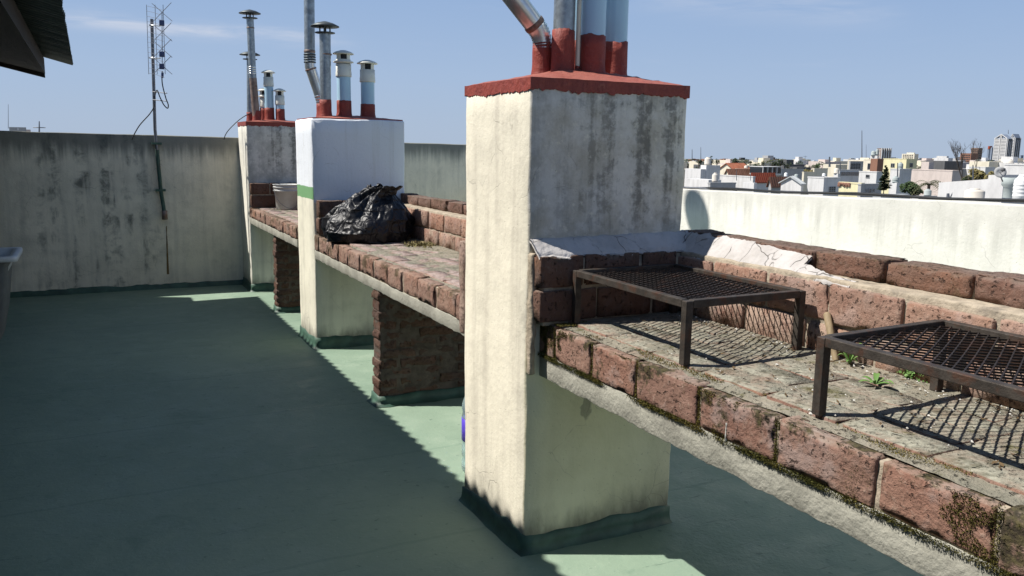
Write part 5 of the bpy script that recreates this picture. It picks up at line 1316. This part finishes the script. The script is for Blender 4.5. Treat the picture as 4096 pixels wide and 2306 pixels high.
def conifer(px, yt, yb, wpx, d):
    top, bot = at(px, yt, d), at(px, yb, d); rad = wpx/FPX*d/2; r = thing('conifer_tree', 'dark green conifer standing up beside the slim tank pillar', 'tree', (top.x, top.y, GZ), 'trees among the rooftops')
    MB().tube([(top.x, top.y, GZ), (top.x, top.y, top.z-.1)], [.12, .01], 8).build('trunk', BARK, r); m = MB(); rnd = random.Random(4)
    H_ = top.z-bot.z
    for k in range(200):
        u = (k/200)**.85; z = top.z-H_*u; L = rad*(.12+.95*u)*rnd.uniform(.6, 1.08)*(1 if u < .8 else 1.15-u*.35); a = rnd.uniform(0, 6.28); d_ = V3((math.cos(a), math.sin(a), 0)); s_ = V3((-d_.y, d_.x, 0))
        for q in range(9):
            f_ = (q+1)/9; p = V3((top.x, top.y, z))+d_*L*f_+V3((0, 0, -L*.28*f_+L*.22*f_*f_)); w_ = L*.26*(1.15-f_)+.05
            for sg in (-1, 1):
                e = p+s_*sg*w_*rnd.uniform(.7, 1.3)+d_*w_*.5+V3((0, 0, -w_*.35)); m.add([p-d_*.05, e, p+d_*.09, p+V3((0, 0, .05))], [(0, 1, 2), (0, 2, 3)])
    m.build('crown', LEAFS[0], r)
conifer(*zb_(545, 595), zb_(0, 960)[1], 205/3.68, 95)
p = at(*zb_(1180, 870), 72); r = thing('palm_tree', 'palm with drooping fronds at the corner of the long white wall', 'tree', (p.x, p.y, GZ), 'trees among the rooftops'); m = MB()
MB().tube([(p.x, p.y, GZ), (p.x, p.y, p.z)], [.17, .11], 8).build('trunk', BARK, r); rnd = random.Random(2)
for k in range(22):
    a = k*2.4; L = rnd.uniform(1.5, 2.1); d_ = V3((math.cos(a), math.sin(a), 0)); s_ = V3((-d_.y, d_.x, 0)); el0 = rnd.uniform(.1, .75); prev = p
    for q in range(12):
        u = q/11; c = p+d_*L*u*.8+V3((0, 0, L*(el0*u-1.15*u*u*.75)))
        for sg in (-1, 1): m.add([c, c+s_*sg*.30*(1-u*.6)+V3((0, 0, -.12)), c+d_*.07], [(0, 1, 2)])
        prev = c
m.build('crown', LEAFS[1], r)
def bare(label, px, yt, yb, d, seed):
    rnd = random.Random(seed); top, b = at(px, yt, d), at(px, yb, d); H_ = top.z-b.z; r = thing('bare_tree', label, 'tree', (b.x, b.y, GZ), 'leafless trees on the skyline'); m = MB()
    MB().tube([(b.x, b.y, GZ), (b.x, b.y, b.z)], [.2, .12], 7).build('trunk', BARK, r)
    def br(p, d_, L, rr, n_):
        q = p+d_*L; m.tube([p, q], [rr, rr*.7], 4, False)
        if n_:
            for _ in range(3): br(p.lerp(q, rnd.uniform(.45, 1)), (d_+V3((rnd.uniform(-1, 1), rnd.uniform(-1, 1), rnd.uniform(-.1, .7)))*.45).normalized(), L*rnd.uniform(.55, .75), rr*.62, n_-1)
    for _ in range(3): br(V3(b), V3((rnd.uniform(-.3, .3), rnd.uniform(-.3, .3), 1)).normalized(), H_*.48, .055, 4)
    m.build('crown', BARK, r)
bare('leafless tree rising in front of the wide brown apartment block', *zb_(1660, 270), zb_(0, 800)[1], 150, 1)
bare('taller twiggy leafless tree over the brown apartment blocks', *zb_(1870, 225), zb_(0, 640)[1], 260, 2)
# masts
pole('tallest lattice like mast on the skyline, above the brown tower', *zb_(190, 85), zb_(0, 520)[1], 500, .28)
pole('faint thinner mast right of the tallest skyline mast', *zb_(253, 290), zb_(0, 520)[1], 520, .12)
pole('lamp headed mast near the pier at the left of the city view', *za(252, 140), za(0, 310)[1], 300, .16)
pole('plain thin mast second from the near pier', *za(380, 110), za(0, 300)[1], 320, .14)
pole('thin mast over the grey block with a cross bar', *za(1917, 235), za(0, 430)[1], 190, .05, arms=((.95, .4),))
pole('stout dark stack pipe behind the bush tree', *za(2275, 250), za(0, 400)[1], 300, .4)
pole('white pole in front of the glazed front house', *za(2432, 330), za(0, 450)[1], 180, .13)
pole('dark pole rising before the yellow trees', *zb_(1825, 590), zb_(0, 810)[1], 120, .10)
pole('leaning pole on the long white terrace wall', *za(905, 450), za(0, 600)[1], 148, .07)
pole('thin pole on the terrace wall by the red roof', *za(1112, 490), za(0, 600)[1], 148, .06)
# many more small houses out to the horizon
rnd = random.Random(21); HP = [CW, CW, CC, CG, CP, CB, CDK, CC]; base_r = {}
for k in range(230):
    d = 310*(6.5**rnd.random()); px = rnd.uniform(2640, 4300); topz = at(px, rnd.uniform(640, 680) if d < 900 else rnd.uniform(636, 648), d).z
    c = at(px, 640, d); s_ = rnd.uniform(5, 12)*(1 if d < 600 else 1.7); b_ = rnd.uniform(5, 11)
    m = MB(); m.box(c.x-s_/2, c.x+s_/2, c.y-b_/2, c.y+b_/2, GZ-2-.0085*d, topz)
    if rnd.random() < .5: m.box(c.x-s_*.2, c.x+s_*.15, c.y-b_*.2, c.y+b_*.2, topz, topz+rnd.uniform(.8, 2.2))
    o = m.build('distant_house', rnd.choice(HP), loc=(c.x, c.y, GZ)); tag(o, 'small flat roofed house far off in the packed rooftops below the skyline', 'house', 'far off houses packed below the skyline')
for k in range(80):
    d = 300*(6**rnd.random()); px = rnd.uniform(2700, 4250); c = at(px, 640, d)
    wp = rnd.uniform(4, 8)/d*FPX; r = tree('far off tree crown between the packed rooftops', px, rnd.uniform(632, 655), wp, d, rnd.choice([LEAFS[0], LEAFS[0], LEAFS[2], LEAFS[1], LEAFS[4]]), n_=150, seed=100+k, group='far off trees between the rooftops')
# rooftops in the streets that the terrace walls hide from this spot
rnd = random.Random(77); mass = {}
for k in range(420):
    d = 45*(22**rnd.random()); px = rnd.uniform(-900, 2700) if k < 330 else rnd.uniform(2700, 5200)
    c = at(px, 640, d); lim = at(px, 640, d).z if px < 2700 else at(px, 840, d).z
    topz = min(lim, rnd.uniform(-6.5, -3.2)) if d < 400 else lim-rnd.uniform(0, 6)
    if px > 2700 and (d > 140 or topz < GZ+1.2): continue
    if topz < GZ+1.5: topz = GZ+rnd.uniform(2, 4)
    s_, b_ = rnd.uniform(5, 12), rnd.uniform(5, 11); m = mass.setdefault(rnd.choice('abc'), MB()); zg = GZ-2-.0085*d
    m.box(c.x-s_/2, c.x+s_/2, c.y-b_/2, c.y+b_/2, zg, topz)
    if rnd.random() < .6: m.box(c.x-s_*.25, c.x+s_*.1, c.y-b_*.2, c.y+b_*.25, topz+.004, topz+rnd.uniform(.8, 2.2) if d > 70 else topz+.6)
for q_, mt in (('a', CW), ('b', CC), ('c', CG)):
    o = mass[q_].build('packed_rooftops', mt, kind='stuff'); o['label'] = 'packed low %s rooftops in the streets below the terrace' % {'a': 'white', 'b': 'cream', 'c': 'grey'}[q_]; o['category'] = 'rooftops'
